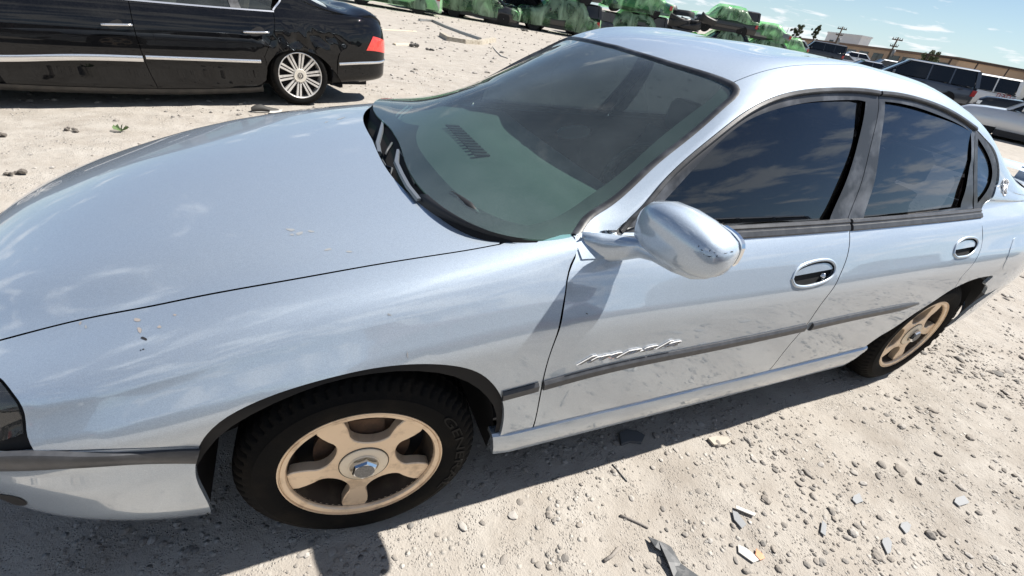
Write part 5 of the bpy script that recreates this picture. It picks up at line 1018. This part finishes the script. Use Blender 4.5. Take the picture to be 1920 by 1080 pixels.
# ================================================================== background: parked and wrapped vehicles, buildings
def hor_dir(px):
    a = FPX*CR[2]; X = (px-W/2)/FPX; Y = -(CR[2]*X+CF[2])/CU[2]; d = CF+CR*X+CU*Y; d = np.array([d[0], d[1]]); return d/np.linalg.norm(d)
def spot(px, D):
    d = hor_dir(px); x, y = CAM[0]+d[0]*D, CAM[1]+d[1]*D; return np.array([x, y, float(zg(x, y))]), math.atan2(d[1], d[0])-math.pi/2     # position, angle of the picture's right-hand direction
KINDS = {   # length, width, height, belt, sill, bonnet height, windscreen foot, roof start, roof end, rear foot, axles, wheel radius
    'sedan': (4.8, 1.82, 1.45, .93, .22, .90, 1.40, 2.10, 3.25, 4.05, (.95, 3.70), .32), 'suv': (5.1, 2.0, 1.90, 1.15, .30, 1.12, 1.45, 2.0, 4.95, 5.06, (.98, 3.95), .38),
    'van': (5.0, 1.95, 1.78, 1.02, .24, .98, .95, 1.85, 4.70, 4.93, (.95, 3.95), .33), 'crossover': (4.7, 1.88, 1.70, 1.05, .26, 1.02, 1.30, 1.95, 3.95, 4.55, (.92, 3.65), .36), 'hatch': (4.2, 1.75, 1.50, .95, .22, .92, 1.05, 1.75, 3.55, 4.10, (.85, 3.40), .31)}
M_VGL = mat('dark_vehicle_glass', (.012, .014, .017), .06, coat=.3); M_VTY = mat('vehicle_tyre', (.02, .02, .02), .8); M_VRIM = mat('vehicle_rim', (.45, .45, .46), .35, .7); M_VRED = mat('vehicle_tail_red', (.40, .03, .03), .25, coat=.6); M_VCLR = mat('vehicle_lamp_clear', (.6, .62, .64), .15, .3)
def carpaint(n, c, metal=.3): return MATS.get(n) or mat(n, c, .35, metal, coat=.8, coat_rough=.06)
WHEELME = {}
def veh(kind, name, paint_, label, cat, loc, rz, group=None, windows=True, lift=0.0, glassm=None):
    L_, Wd, Hh, bz, sz, hz, wf, r0, r1, rf, ax, R = KINDS[kind]; root = empty(name, (loc[0], loc[1], loc[2]+lift), rz, label, cat, group); h = Wd/2; X0 = L_/2; gm = glassm or M_VGL
    def ring(x, w, zt, zb): return [(x-X0, -w*.90, zb), (x-X0, -w*.985, zb+(zt-zb)*.28), (x-X0, -w, zb+(zt-zb)*.55), (x-X0, -w*.965, zb+(zt-zb)*.86), (x-X0, -w*.88, zt), (x-X0, -w*.4, zt+.035), (x-X0, w*.4, zt+.035), (x-X0, w*.88, zt), (x-X0, w*.965, zb+(zt-zb)*.86), (x-X0, w, zb+(zt-zb)*.55), (x-X0, w*.985, zb+(zt-zb)*.28), (x-X0, w*.90, zb)]
    xs = [0, .06, .25, .7, wf, (r0+r1)/2, rf, max(rf+.02, L_-.5), L_-.1, L_]; dk = bz+.02 if rf < L_-.4 else bz
    zt = [hz*.62, hz*.82, hz*.93, hz*.985, bz*.985, bz, dk, dk+.02 if rf < L_-.4 else bz, dk*.95, dk*.75]; ws_ = [.70, .86, .96, 1, 1, 1, 1, .99, .95, .86]; zb = [.32, .27, sz, sz, sz, sz, sz, sz, .30, .36]
    order = sorted(range(len(xs)), key=lambda i: xs[i]); bd = MB().loft([ring(xs[i], h*ws_[i], zt[i], zb[i]) for i in order]).build('body', paint_, root, autos=38)
    hb_, ht = h*.90, h*.70                                   # half width at the belt and at the roof
    def gp(x, t, s, o=0.0):                                   # greenhouse side point: t 0 at belt, 1 at roof
        return (x-X0, s*(hb_+(ht-hb_)*t+o), bz+.005+(Hh-.07-bz)*t)
    roof = MB(); rp = [gp(r0, 1, -1), gp(r1, 1, -1), gp(r1, 1, 1), gp(r0, 1, 1)]
    roof.loft([[(x-X0, -ht, Hh-.075), (x-X0, -ht*.93, Hh-.03), (x-X0, -ht*.5, Hh), (x-X0, ht*.5, Hh), (x-X0, ht*.93, Hh-.03), (x-X0, ht, Hh-.075), (x-X0, 0, Hh-.10)] for x in (r0, r0+.25, r1-.25, r1)]).build('roof', paint_, root, autos=40)
    def bar(a, b, t=.045): MB().loft([[np.array(p)+[-t, 0, 0] for p in (a,)]*1+[np.array(a)+[t, 0, 0], np.array(a)*[1, .93, 1]+[t, 0, 0], np.array(a)*[1, .93, 1]+[-t, 0, 0]], [np.array(b)+[-t, 0, 0], np.array(b)+[t, 0, 0], np.array(b)*[1, .93, 1]+[t, 0, 0], np.array(b)*[1, .93, 1]+[-t, 0, 0]]]).build('pillar', paint_, root)
    nwin = 3 if r1-r0 > 2.3 else 2; cuts = [r0+(r1-r0)*k/nwin for k in range(1, nwin)]
    for s in (-1, 1):
        bar(gp(wf, 0, s), gp(r0, 1, s), .06); bar(gp(rf, 0, s), gp(r1, 1, s), .08)
        for c in cuts: bar(gp(c+.05, 0, s), gp(c, 1, s), .05)
    if windows:
        for s in (-1, 1):
            ed = [(wf+.10, r0+.06)]+[(c+.05, c) for c in cuts]+[(rf-.10, r1-.08)]
            for (a0, a1), (b0, b1) in zip(ed[:-1], ed[1:]):
                q = [gp(a0+.03, .03, s, .006), gp(b0-.03, .03, s, .006), gp(b1-.03, .95, s, .006), gp(a1+.03, .95, s, .006)]; MB().loft([q, [(a, b*.985, c) for a, b, c in q]]).build('side_window', gm, root)
        for nm, f0, f1 in (('windscreen', wf, r0), ('rear_window', rf, r1)):
            d = -.01 if nm == 'windscreen' else .01; q = [gp(f0, 0, -.96), gp(f0, 0, .96), gp(f1, 1, .95), gp(f1, 1, -.95)]; MB().loft([[(a+d, b, c) for a, b, c in q], [(a-d, b, c) for a, b, c in q]]).build(nm, gm, root)
    for s in (-1, 1):
        for xw in ax:
            wr = bpy.data.objects.new('wheel', None); COL.objects.link(wr); wr.parent = root; wr.location = (xw-X0, s*(h-.02), R); wr.scale = (R, s*-1 if False else (1 if s < 0 else -1), R); wr.empty_display_size = .1
            if 'ty' not in WHEELME:
                a = MB().lathe([(.66, .02), (.70, 0), (.88, 0), (.97, .03), (1.0, .08), (1.0, .19), (.95, .21), (.66, .21)], 28).build('tyre', M_VTY, wr, autos=45); b = MB().lathe([(.001, .03), (.2, .03), (.28, .05), (.60, .05), (.64, .01), (.68, .01), (.68, .1)], 24).build('rim', M_VRIM, wr, autos=45); WHEELME['ty'], WHEELME['ri'] = a.data, b.data
                sp = MB()
                for k in range(5): q = 2*math.pi*k/5; c_, s_ = math.cos(q), math.sin(q); sp.loft([[(r_*c_-t*s_, y, r_*s_+t*c_) for t, y in ((-w_, .02), (w_, .02), (w_, .05), (-w_, .05))] for r_, w_ in ((.12, .13), (.62, .10))])
                sp_ = sp.build('spokes', M_VRIM, wr); WHEELME['sp'] = sp_.data
            else: link('tyre', WHEELME['ty'], None, wr); link('rim', WHEELME['ri'], None, wr); link('spokes', WHEELME['sp'], None, wr)
            MB().lathe([(R*1.13, -.004), (R*1.13, .012), (.02, .012)], 26).build('wheel_arch', M_BLACK, root).location = (xw-X0, s*(h*.992)+(.0 if s < 0 else -.008), R+.01)
        z0 = bz*.80
        tl_ = MB().box((L_-.20-X0, s*h*.97-.03, z0-.16), (L_-.015-X0, s*h*.955+.03 if s > 0 else s*h*.955+.0, z0+.10)).build('tail_light', M_VRED, root); MB().box((.03-X0, s*h*.80-.10, hz*.66), (.28-X0, s*h*.80+.06, hz*.66+.14)).build('headlight', M_VCLR, root)
        MB().loft([superring((wf+.35-X0, s*(h+.05), bz+.10), (0, 1, 0), (0, 0, 1), .09, .07, 3, 12), superring((wf+.45-X0, s*(h+.05), bz+.10), (0, 1, 0), (0, 0, 1), .10, .08, 3, 12)]).build('door_mirror', paint_, root)
        for c in [(r0+cuts[0])/2+.35, (cuts[-1]+r1)/2]: MB().box((c-X0, s*h*.985-.012, bz*.86), (c+.18-X0, s*h*.985+.012, bz*.86+.03)).build('door_handle', M_TRIM, root)
    for s in (-1, 1): MB().box((ax[0]+R*1.15-X0, s*h*.985-.015, sz-.04), (ax[1]-R*1.15-X0, s*h*.985+.015, sz+.15)).build('sill_cladding', M_DARKPL, root)
    MB().box((.02-X0, -h*.8, .26), (L_-.03-X0, h*.8, .30)).build('underside', M_BLACK, root)
    return root
# ---- green stretch film
def film_mat():
    m = bpy.data.materials.new('green_stretch_film'); m.use_nodes = True; nt = m.node_tree; nt.nodes.clear(); L = nt.links; o = N(nt.nodes, 'ShaderNodeOutputMaterial')
    t = N(nt.nodes, 'ShaderNodeBsdfTransparent', inp={0: (.60, .92, .62, 1)}); p = N(nt.nodes, 'ShaderNodeBsdfPrincipled', inp={'Base Color': (.62, .86, .60, 1), 'Roughness': .2, 'Coat Weight': .6}); tr = N(nt.nodes, 'ShaderNodeBsdfTranslucent', inp={0: (.42, .90, .42, 1)}); a = N(nt.nodes, 'ShaderNodeMixShader', inp={0: .45}); x = N(nt.nodes, 'ShaderNodeMixShader')
    tcn = N(nt.nodes, 'ShaderNodeTexCoord'); mp = N(nt.nodes, 'ShaderNodeMapping', inp={'Scale': (1.0, 1.0, .55), 'Rotation': (0, .35, 0)}); n = N(nt.nodes, 'ShaderNodeTexNoise', inp={'Scale': 1.5, 'Detail': 4.0, 'Roughness': .55, 'Distortion': .8}); L.new(tcn.outputs['Object'], mp.inputs[0]); L.new(mp.outputs[0], n.inputs['Vector'])
    r = N(nt.nodes, 'ShaderNodeMapRange', inp={1: .40, 2: .70, 3: .06, 4: .80}); L.new(n.outputs['Fac'], r.inputs[0]); L.new(r.outputs[0], x.inputs[0])
    b = N(nt.nodes, 'ShaderNodeBump', inp={'Strength': .8, 'Distance': .10}); L.new(n.outputs['Fac'], b.inputs['Height']); L.new(b.outputs[0], p.inputs['Normal'])
    L.new(p.outputs[0], a.inputs[1]); L.new(tr.outputs[0], a.inputs[2]); L.new(t.outputs[0], x.inputs[1]); L.new(a.outputs[0], x.inputs[2]); L.new(x.outputs[0], o.inputs[0]); return m
M_FILM = film_mat()
def film(root, kind, seed, z0=.25, holes=.18, x0=-.535, x1=.535, swell=1.0):
    L_, Wd, Hh = KINDS[kind][:3]; bz = KINDS[kind][3]; V, F = [], []; nu, nv = 46, 34
    for i in range(nu+1):
        t = i/nu; x = (x0+(x1-x0)*t)*L_; e = max(0.0, math.sin(math.pi*t))**.13; ca = min(max((t-.22)/.16, 0), 1)*min(max((.88-t)/.14, 0), 1); top = bz+.10+(Hh-bz)*ca
        for j in range(nv+1):
            q = math.pi*j/nv; c, s = math.cos(q), math.sin(q); y = -(Wd*.56)*np.sign(c)*abs(c)**.45*(.35+.65*e)*(1-.25*max(0, s-.5)); z = z0+(top+.05-z0)*abs(s)**.55*(.45+.55*e)
            k = noise.noise(Vector((x*.9+seed*9, y*.9, z*.8)))*.13+abs(noise.noise(Vector((x*2.6+seed, y*2.6, z*.7))))*.07; V.append((x*swell, (y+k*np.sign(y+1e-6))*swell, z+k*.6))
    for i in range(nu):
        for j in range(nv):
            a = i*(nv+1)+j; cx, cy, cz = np.mean([V[a], V[a+nv+2]], 0)
            if noise.noise(Vector((cx*.7+seed*5, cy*.7, cz*1.0)))+.12*noise.noise(Vector((cx*2.2, cy*2.2+seed, cz*2.2))) > .50-holes: continue
            F.append((a, a+1, a+nv+2, a+nv+1))
    return mesh('green_film', V, F, M_FILM, root, smooth=True)
hulk = [carpaint('hulk_white', (.55, .56, .55)), carpaint('hulk_black', (.02, .02, .022)), carpaint('hulk_teal', (.03, .10, .09)), carpaint('hulk_grey', (.16, .17, .17)), carpaint('hulk_maroon', (.10, .02, .02))]
def wrapped(kind, px, D, rel, mi_, seed, label, lift=0.0, z0=.25, holes=.18):
    p, a = spot(px, D); r = veh(kind, 'wrapped_car', hulk[mi_], label, 'wrapped car', p, a+rel, 'scrap cars wrapped in green film', lift=lift); film(r, kind, seed, z0, holes); return r
wrapped('suv', 735, 30.0, .0, 0, 1, 'green wrapped scrap car behind the black saloon tail', z0=.22, holes=.10)
wrapped('van', 900, 32.5, math.pi, 1, 2, 'green wrapped black scrap van with a tyre and bumper lying at its side', z0=.35, holes=.24)
wrapped('suv', 1050, 33.5, .12, 1, 3, 'green wrapped black scrap car with a pale tailgate sheet under its film', z0=.30, holes=.24)
wrapped('suv', 1180, 38.0, .1, 1, 4, 'green wrapped black scrap car under a second wrapped car', z0=.25, holes=.20)
wrapped('sedan', 1184, 38.0, .12, 2, 5, 'green wrapped teal scrap car stacked on a black one', lift=1.75, z0=.15, holes=.10)
wrapped('crossover', 1352, 46.0, .25, 1, 6, 'scrap car in green film at the bottom of the stack beside the bumper pile', z0=.25, holes=.12)
wrapped('suv', 1345, 46.0, .30, 1, 7, 'dark scrap car with bare wheel and green film top on the stack', lift=1.42, z0=1.0, holes=.05)
wrapped('crossover', 1425, 53.0, .2, 3, 8, 'pale green wrapped scrap car past the stack with the bare wheel', z0=.2, holes=.05)
wrapped('sedan', 1420, 53.0, .2, 3, 9, 'thin green wrapped wreck stacked behind the bare wheel car', lift=1.3, z0=.1, holes=.05)
wrapped('hatch', 1468, 57.0, .2, 0, 10, 'small green wrapped scrap car ending the wrapped row', lift=.5, z0=.1, holes=.05)
for px, D, rel, lf, lb in ((820, 33.5, .5, 0, 'bare black wreck wedged between the tail end wrapped car and the wrapped van'), (975, 35, -.4, 0, 'bare black wreck wedged behind the wrapped van bumper'), (903, 32.6, .1, 1.66, 'bare black wreck stacked behind the wrapped van'), (1052, 33.6, .1, 1.78, 'bare black wreck stacked behind the pale tailgate bundle'), (1118, 37, .6, 0, 'bare black wreck between the pale tailgate bundle and the two car stack'), (738, 30.1, .1, 1.78, 'bare black wreck stacked behind the tail end wrapped car')):
    p, a = spot(px, D); veh('crossover', 'wrecked_car', hulk[1], lb, 'wreck', p, a+rel, 'bare black wrecks in the wrapped row', lift=lf)
p, a = spot(1085, 32.8); o = MB().loft([[(x, 0, z), (x, -.05, z+.02), (x, -.05, z+.03), (x, 0, z+.02)] for x, z in ((0, 0), (.02, 0))]).build('scrap_sheet', M_PALE) if False else None
tg = MB(); tg.loft([superring((0, y, .95), (1, 0, 0), (0, 0, 1), .80, .50, 9, 24) for y in (0, .06)]); o = tg.build('tailgate_sheet', carpaint('hulk_white', (.55, .56, .55)), None, autos=40); o.location = p+[0, 0, .25]; o.rotation_euler = (-.12, 0, a+.1); tag(o, 'bare white tailgate sheet propped on the wrapped row', 'tailgate')
w_ = MB().box((-.5, -.02, 1.05), (.5, .0, 1.32)).build('window', M_VGL, o)
# loose tyre and bumper at the wrapped van
p = onT(866, 26); b = MB().lathe([(.20, .03), (.22, .0), (.29, 0), (.33, .05), (.33, .17), (.29, .21), (.20, .21)], 28).build('loose_tyre', M_VTY, None, autos=45); b.location = p+[0, -.3, .36]; b.rotation_euler = (.15, 0, .2); tag(b, 'loose black tyre leaning on the wrapped van', 'tyre')
def bumper_thing(loc, rz, Lb, hb_, label, tilt=(0, 0), material=None, group=None):
    b = MB(); rg = []
    for t in np.linspace(-1, 1, 17):
        x = t*Lb/2; y = .35*abs(t)**4; rg.append([(x, y-.12, 0), (x, y-.16, hb_*.45), (x, y-.10, hb_*.9), (x, y, hb_), (x, y+.03, hb_*.9), (x, y-.05, hb_*.45), (x, y-.04, .02)])
    o = b.loft(rg).build('bumper_shell', material or M_DARKPL, None, autos=40); o.location = loc; o.rotation_euler = (tilt[0], tilt[1], rz); return tag(o, label, 'bumper', group)
p = onT(935, 45); bumper_thing(p+[0, -.4, .02], spot(935, 32)[1], 2.2, .5, 'dark grey bumper shell lying in front of the wrapped van', material=mat('grey_bumper', (.05, .05, .052), .5))
rb_ = random.Random(4); pb, ab = spot(1278, 43.5)
for k in range(14):
    lx, ly, lz = rb_.uniform(-1.9, 1.9), rb_.uniform(-.7, .3), .1+.24*k*.72
    q = pb+np.array([math.cos(ab)*lx-math.sin(ab)*ly, math.sin(ab)*lx+math.cos(ab)*ly, lz]); bumper_thing(q, ab+rb_.uniform(-.6, .6), rb_.uniform(1.5, 2.1), rb_.uniform(.4, .6), 'black bumper shell heaped in the tall pile between wrapped cars', (rb_.uniform(-.5, .5), rb_.uniform(-.35, .35)), [M_DARKPL, mat('grey_bumper', (.05, .05, .052), .5), carpaint('hulk_grey', (.16, .17, .17))][k % 3] if k % 5 == 4 else M_DARKPL, 'bumper shells in the tall pile')
q = pb+np.array([.4, -1.0, 1.1]); v, f = stone_mesh(77, 2); o = mesh('film_ball', v*[.28, .28, .5], f, mat('bright_green_plastic', (.12, .55, .08), .3), smooth=True); o.location = q; tag(o, 'bright green film bundle stuffed in the bumper pile', 'film bundle')
veh('sedan', 'wrecked_car', hulk[1], 'black wrecked car under the tall bumper pile', 'car', pb+[0, .9, 0], ab)
# ---- parked vehicles
def park(kind, name, px, D, rel, col, label, cat='car', lift=0.0):
    p, a = spot(px, D); return veh(kind, name, col, label, cat, p, a+rel, lift=lift)
C = carpaint
park('suv', 'parked_suv', 1526, 62, .15, C('suv_dark_blue', (.03, .035, .045)), 'dark blue estate SUV parked past the wrapped row', 'SUV', .25)
park('hatch', 'parked_car', 1590, 78, .3, C('car_white', (.72, .73, .74), .0), 'small white hatchback parked beyond the dark blue SUV', 'car', .2)
park('sedan', 'parked_car', 1566, 66, .5, C('car_silver', (.45, .47, .49), .6), 'silver sedan with open bonnet gap parked between dark SUV and white hatchback', 'car', .0)
park('sedan', 'parked_car', 1622, 46, .25, C('car_grey_blue', (.10, .12, .15), .5), 'dark grey sedan in front of the silver estate car', 'car', .0)
park('crossover', 'parked_car', 1655, 56, .3, C('car_silver_b', (.52, .54, .55), .6), 'silver estate car whose roof shows above the dark grey sedan', 'car', -.05)
park('van', 'parked_minivan', 1718, 33, .18, C('van_grey_blue', (.085, .10, .125), .5), 'grey blue minivan with dark windows and roof rails', 'minivan', .22)
suv = park('suv', 'parked_suv', 1794, 37, .22, C('suv_white', (.80, .80, .78), .0), 'white full size SUV with red lettering on its rear side', 'SUV', .0)
me = text3d('TEXO', .25, .006); o = link('red_lettering', me, mat('red_decal', (.32, .05, .05), .5), suv); o.rotation_euler = (math.pi/2, 0, 0); o.location = (1.62, -1.012, .98)
park('crossover', 'parked_crossover', 1986, 25.0, .05, C('crossover_silver', (.60, .62, .64), .45), 'silver crossover with black side vent parked nearest the silver sedan boot', 'crossover', -.12)
park('suv', 'parked_suv', 1990, 31, .1, C('suv_black', (.015, .016, .018), .2), 'black SUV parked behind the silver crossover', 'SUV', .0)
# roof rails on the minivan region and a pipe rack behind it
p, a = spot(1840, 62); rk_ = empty('pipe_rack', p, a, 'rusty black pipe rack standing behind the white SUV', 'rack'); M_PIPE = mat('rusty_pipe', (.05, .035, .03), .6, .4)
for x in (-5, -3.2, -1.2, 1.0, 3.2, 5.2):
    for y in (0, 1.6): MB().tube([(x, y, 0), (x, y, 2.6)], .045, 6).build('upright', M_PIPE, rk_)
for y in (0, 1.6): MB().tube([(-5.2, y, 2.6), (5.4, y, 2.6)], .05, 6).build('rail', M_PIPE, rk_)
# ---- buildings
def bld(name, px0, D0, px1, D1, top_px, depth, wallm, label, win=None, roofm=None, cat='building'):
    """a long block whose front runs between two picture columns at given distances; the height comes from the ray through top_px"""
    A, _ = spot(px0, D0); B, _ = spot(px1, D1); d = ray(*top_px); A2 = A[:2]; e = B[:2]-A2; M2 = np.array([[d[0], -e[0]], [d[1], -e[1]]]); s, t = np.linalg.solve(M2, A2-CAM[:2]); zt = CAM[2]+d[2]*s
    base = min(A[2], B[2])-.5; hgt = zt-base; Lb = np.linalg.norm(e); rz = math.atan2(e[1], e[0]); root = empty(name, (A[0], A[1], base), rz, label, cat); print(name, 'h', round(hgt, 1), 'L', round(Lb, 1))
    MB().box((0, 0, 0), (Lb, depth, hgt)).build('wall', wallm, root); MB().box((-.15, -.15, hgt), (Lb+.15, depth+.15, hgt+.35)).build('parapet', roofm or wallm, root)
    for (fx, fz, ww, wh) in (win or []): x = fx*Lb; MB().box((x, -.06, hgt*fz), (x+ww, .10, hgt*fz+wh)).build('window', M_VGL, root); MB().box((x-.12, -.14, hgt*fz-.16), (x+ww+.12, -.02, hgt*fz-.02)).build('sill', roofm or wallm, root)
    return root
M_TAN = mat('tan_stucco', (.44, .31, .21), .9, noise_=(.4, (.37, .26, .175), .4, .7)); M_GREYB = mat('grey_metal_siding', (.62, .62, .64), .7, noise_=(.5, (.54, .54, .56), .4, .7)); M_WHB = mat('white_stucco', (.66, .66, .66), .85); M_BRN = mat('brown_parapet', (.17, .115, .085), .9)
bld('warehouse', 1415, 150, 1775, 92, (1600, 87), 18, M_TAN, 'long low tan warehouse with a row of dark windows', [(f, .38, 2.6, 1.5) for f in (.50, .555, .615, .67, .73, .79, .84, .89, .94)], M_BRN)
bld('white_block', 1532, 170, 1592, 160, (1545, 61), 3, M_WHB, 'plain white block rising behind the tan warehouse', [(.15, .45, 1.6, 1.4)])
bld('grey_shed', 1690, 150, 1990, 95, (1800, 128), 25, M_GREYB, 'long grey metal shed beyond the white SUV', [(.30, .3, 3.0, 2.0), (.6, .3, 3, 2)])
lw = bld('loading_canopy', 1770, 88, 1905, 66, (1835, 146), 6, mat('cream_panel', (.78, .76, .70), .8), 'low cream loading canopy before the grey shed', [(.15, .2, 3, 1.2), (.5, .2, 3, 1.2)], mat('pale_fascia', (.6, .58, .52), .7))
# ---- utility poles, trees
M_POLE = mat('weathered_pole', (.10, .075, .055), .9, bump=(20, .4, .02))
def pole(top, D, label, arms=2, r=.16):
    d = ray(*top); k = D/np.hypot(d[0], d[1]); P = CAM+d*k; z0 = float(zg(P[0], P[1])); rt = empty('utility_pole', (P[0], P[1], z0), spot(top[0], D)[1]+.4, label, 'utility pole'); h = P[2]-z0; MB().tube([(0, 0, -.2), (0, 0, h)], [r, r*.7], 8).build('shaft', M_POLE, rt, True)
    for i in range(arms):
        z = h-.35-.9*i; MB().box((-.75+.2*i, -.08, z-.08), (.75-.2*i, .08, z+.08)).build('crossarm', M_POLE, rt)
        for x in (-.65, -.3, .3, .65): MB().tube([(x*(1-.15*i), 0, z+.08), (x*(1-.15*i), 0, z+.30)], .05, 6).build('insulator', M_GREYP, rt)
    if arms > 1: MB().tube([(.32, -.1, h-2.6), (.32, -.1, h-1.7)], .22, 10).build('transformer', M_GREYP, rt, True)
    return h
print('poles', pole((1581, 50), 105, 'leaning brown utility pole before the white block'), pole((1685, 70), 100, 'brown utility pole standing past the warehouse windows'), pole((1393, 24), 120, 'thin bare pole rising over the wrapped row', 0, .09), pole((1479, 52), 150, 'thin short pole among the warehouse trees', 0, .07))
def tree(px, D, h, w, label, seed):
    p, a = spot(px, D); root = empty('tree', p, a, label, 'tree'); r = random.Random(seed); MB().tube([(0, 0, 0), (.1, 0, h*.3), (0, .1, h*.6)], [.22, .16, .08], 7).build('trunk', M_POLE, root, True)
    lm = MB()
    for k in range(5): a_ = k*1.26; lm.tube([(0, 0, h*.35), (.3*w*math.cos(a_), .3*w*math.sin(a_), h*.65)], [.08, .03], 5)
    lm.build('limbs', M_POLE, root); V, F = [], []; cl = [(r.gauss(0, .28)*w, r.gauss(0, .28)*w, h*r.uniform(.40, .95), r.uniform(.12, .26)*w) for _ in range(26)]
    for _ in range(2600):
        cx, cy, cz, cr_ = r.choice(cl); d = np.array([r.gauss(0, 1), r.gauss(0, 1), r.gauss(0, .8)]); d /= np.linalg.norm(d); c = np.array([cx, cy, cz])+d*cr_*r.random()**.4; u = np.array([r.gauss(0, 1) for _ in range(3)]); u /= np.linalg.norm(u); v = np.cross(u, d); v /= np.linalg.norm(v)+1e-6; s = r.uniform(.08, .18); b0 = len(V); V += [c-u*s, c+v*s*.6, c+u*s, c-v*s*.6]; F.append((b0, b0+1, b0+2, b0+3))
    tag(mesh('crown', V, F, mat('dusty_foliage', (.055, .075, .035), .8, noise_=(.9, (.10, .115, .06), .35, .7)), root), kind='stuff')
tree(1479, 140, 5.0, 1.9, 'grey green spreading tree behind the warehouse roof', 1); tree(1512, 150, 5.9, 1.2, 'tall narrow tree standing before the white block', 2); tree(1724, 90, 3.4, 1.4, 'round bushy tree before the warehouse end', 3)

# ---- unseen row added across the aisle, dark and close to darken the sedan's reflections
for kd, nm, x, y, rz, cl, lb, ct in (('suv', 'parked_suv', -8.6, -4.9, 3.18, C('suv_black', (.015, .016, .018), .2), 'unseen black SUV across the aisle from the black saloon bonnet', 'SUV'), ('sedan', 'parked_car', -2.9, -4.7, 3.1, C('car_grey_blue', (.10, .12, .15), .5), 'unseen dark grey sedan across the aisle from the silver sedan bonnet', 'car'),
                                    ('van', 'parked_minivan', 2.4, -5.0, 3.17, C('hulk_maroon', (.10, .02, .02)), 'unseen maroon minivan across the aisle from the silver sedan doors', 'minivan'), ('suv', 'parked_suv', 7.9, -5.0, 3.1, C('suv_dark_blue', (.03, .035, .045)), 'unseen dark blue SUV across the aisle from the silver sedan boot', 'SUV'), ('crossover', 'parked_car', -14.2, -5.2, 3.2, C('hulk_grey', (.16, .17, .17)), 'unseen grey crossover next to the black SUV across the aisle', 'car'),
                                    ('van', 'parked_minivan', 13.6, -5.3, 3.14, C('hulk_teal', (.03, .10, .09)), 'unseen teal minivan next to the dark blue SUV across the aisle', 'minivan'), ('suv', 'parked_suv', -20, -5.6, 3.2, C('suv_dark_blue', (.03, .035, .045)), 'unseen dark blue SUV next to the grey crossover across the aisle', 'SUV')):
    veh(kd, nm, cl, lb, ct, (x, y, float(zg(x, y))), rz)
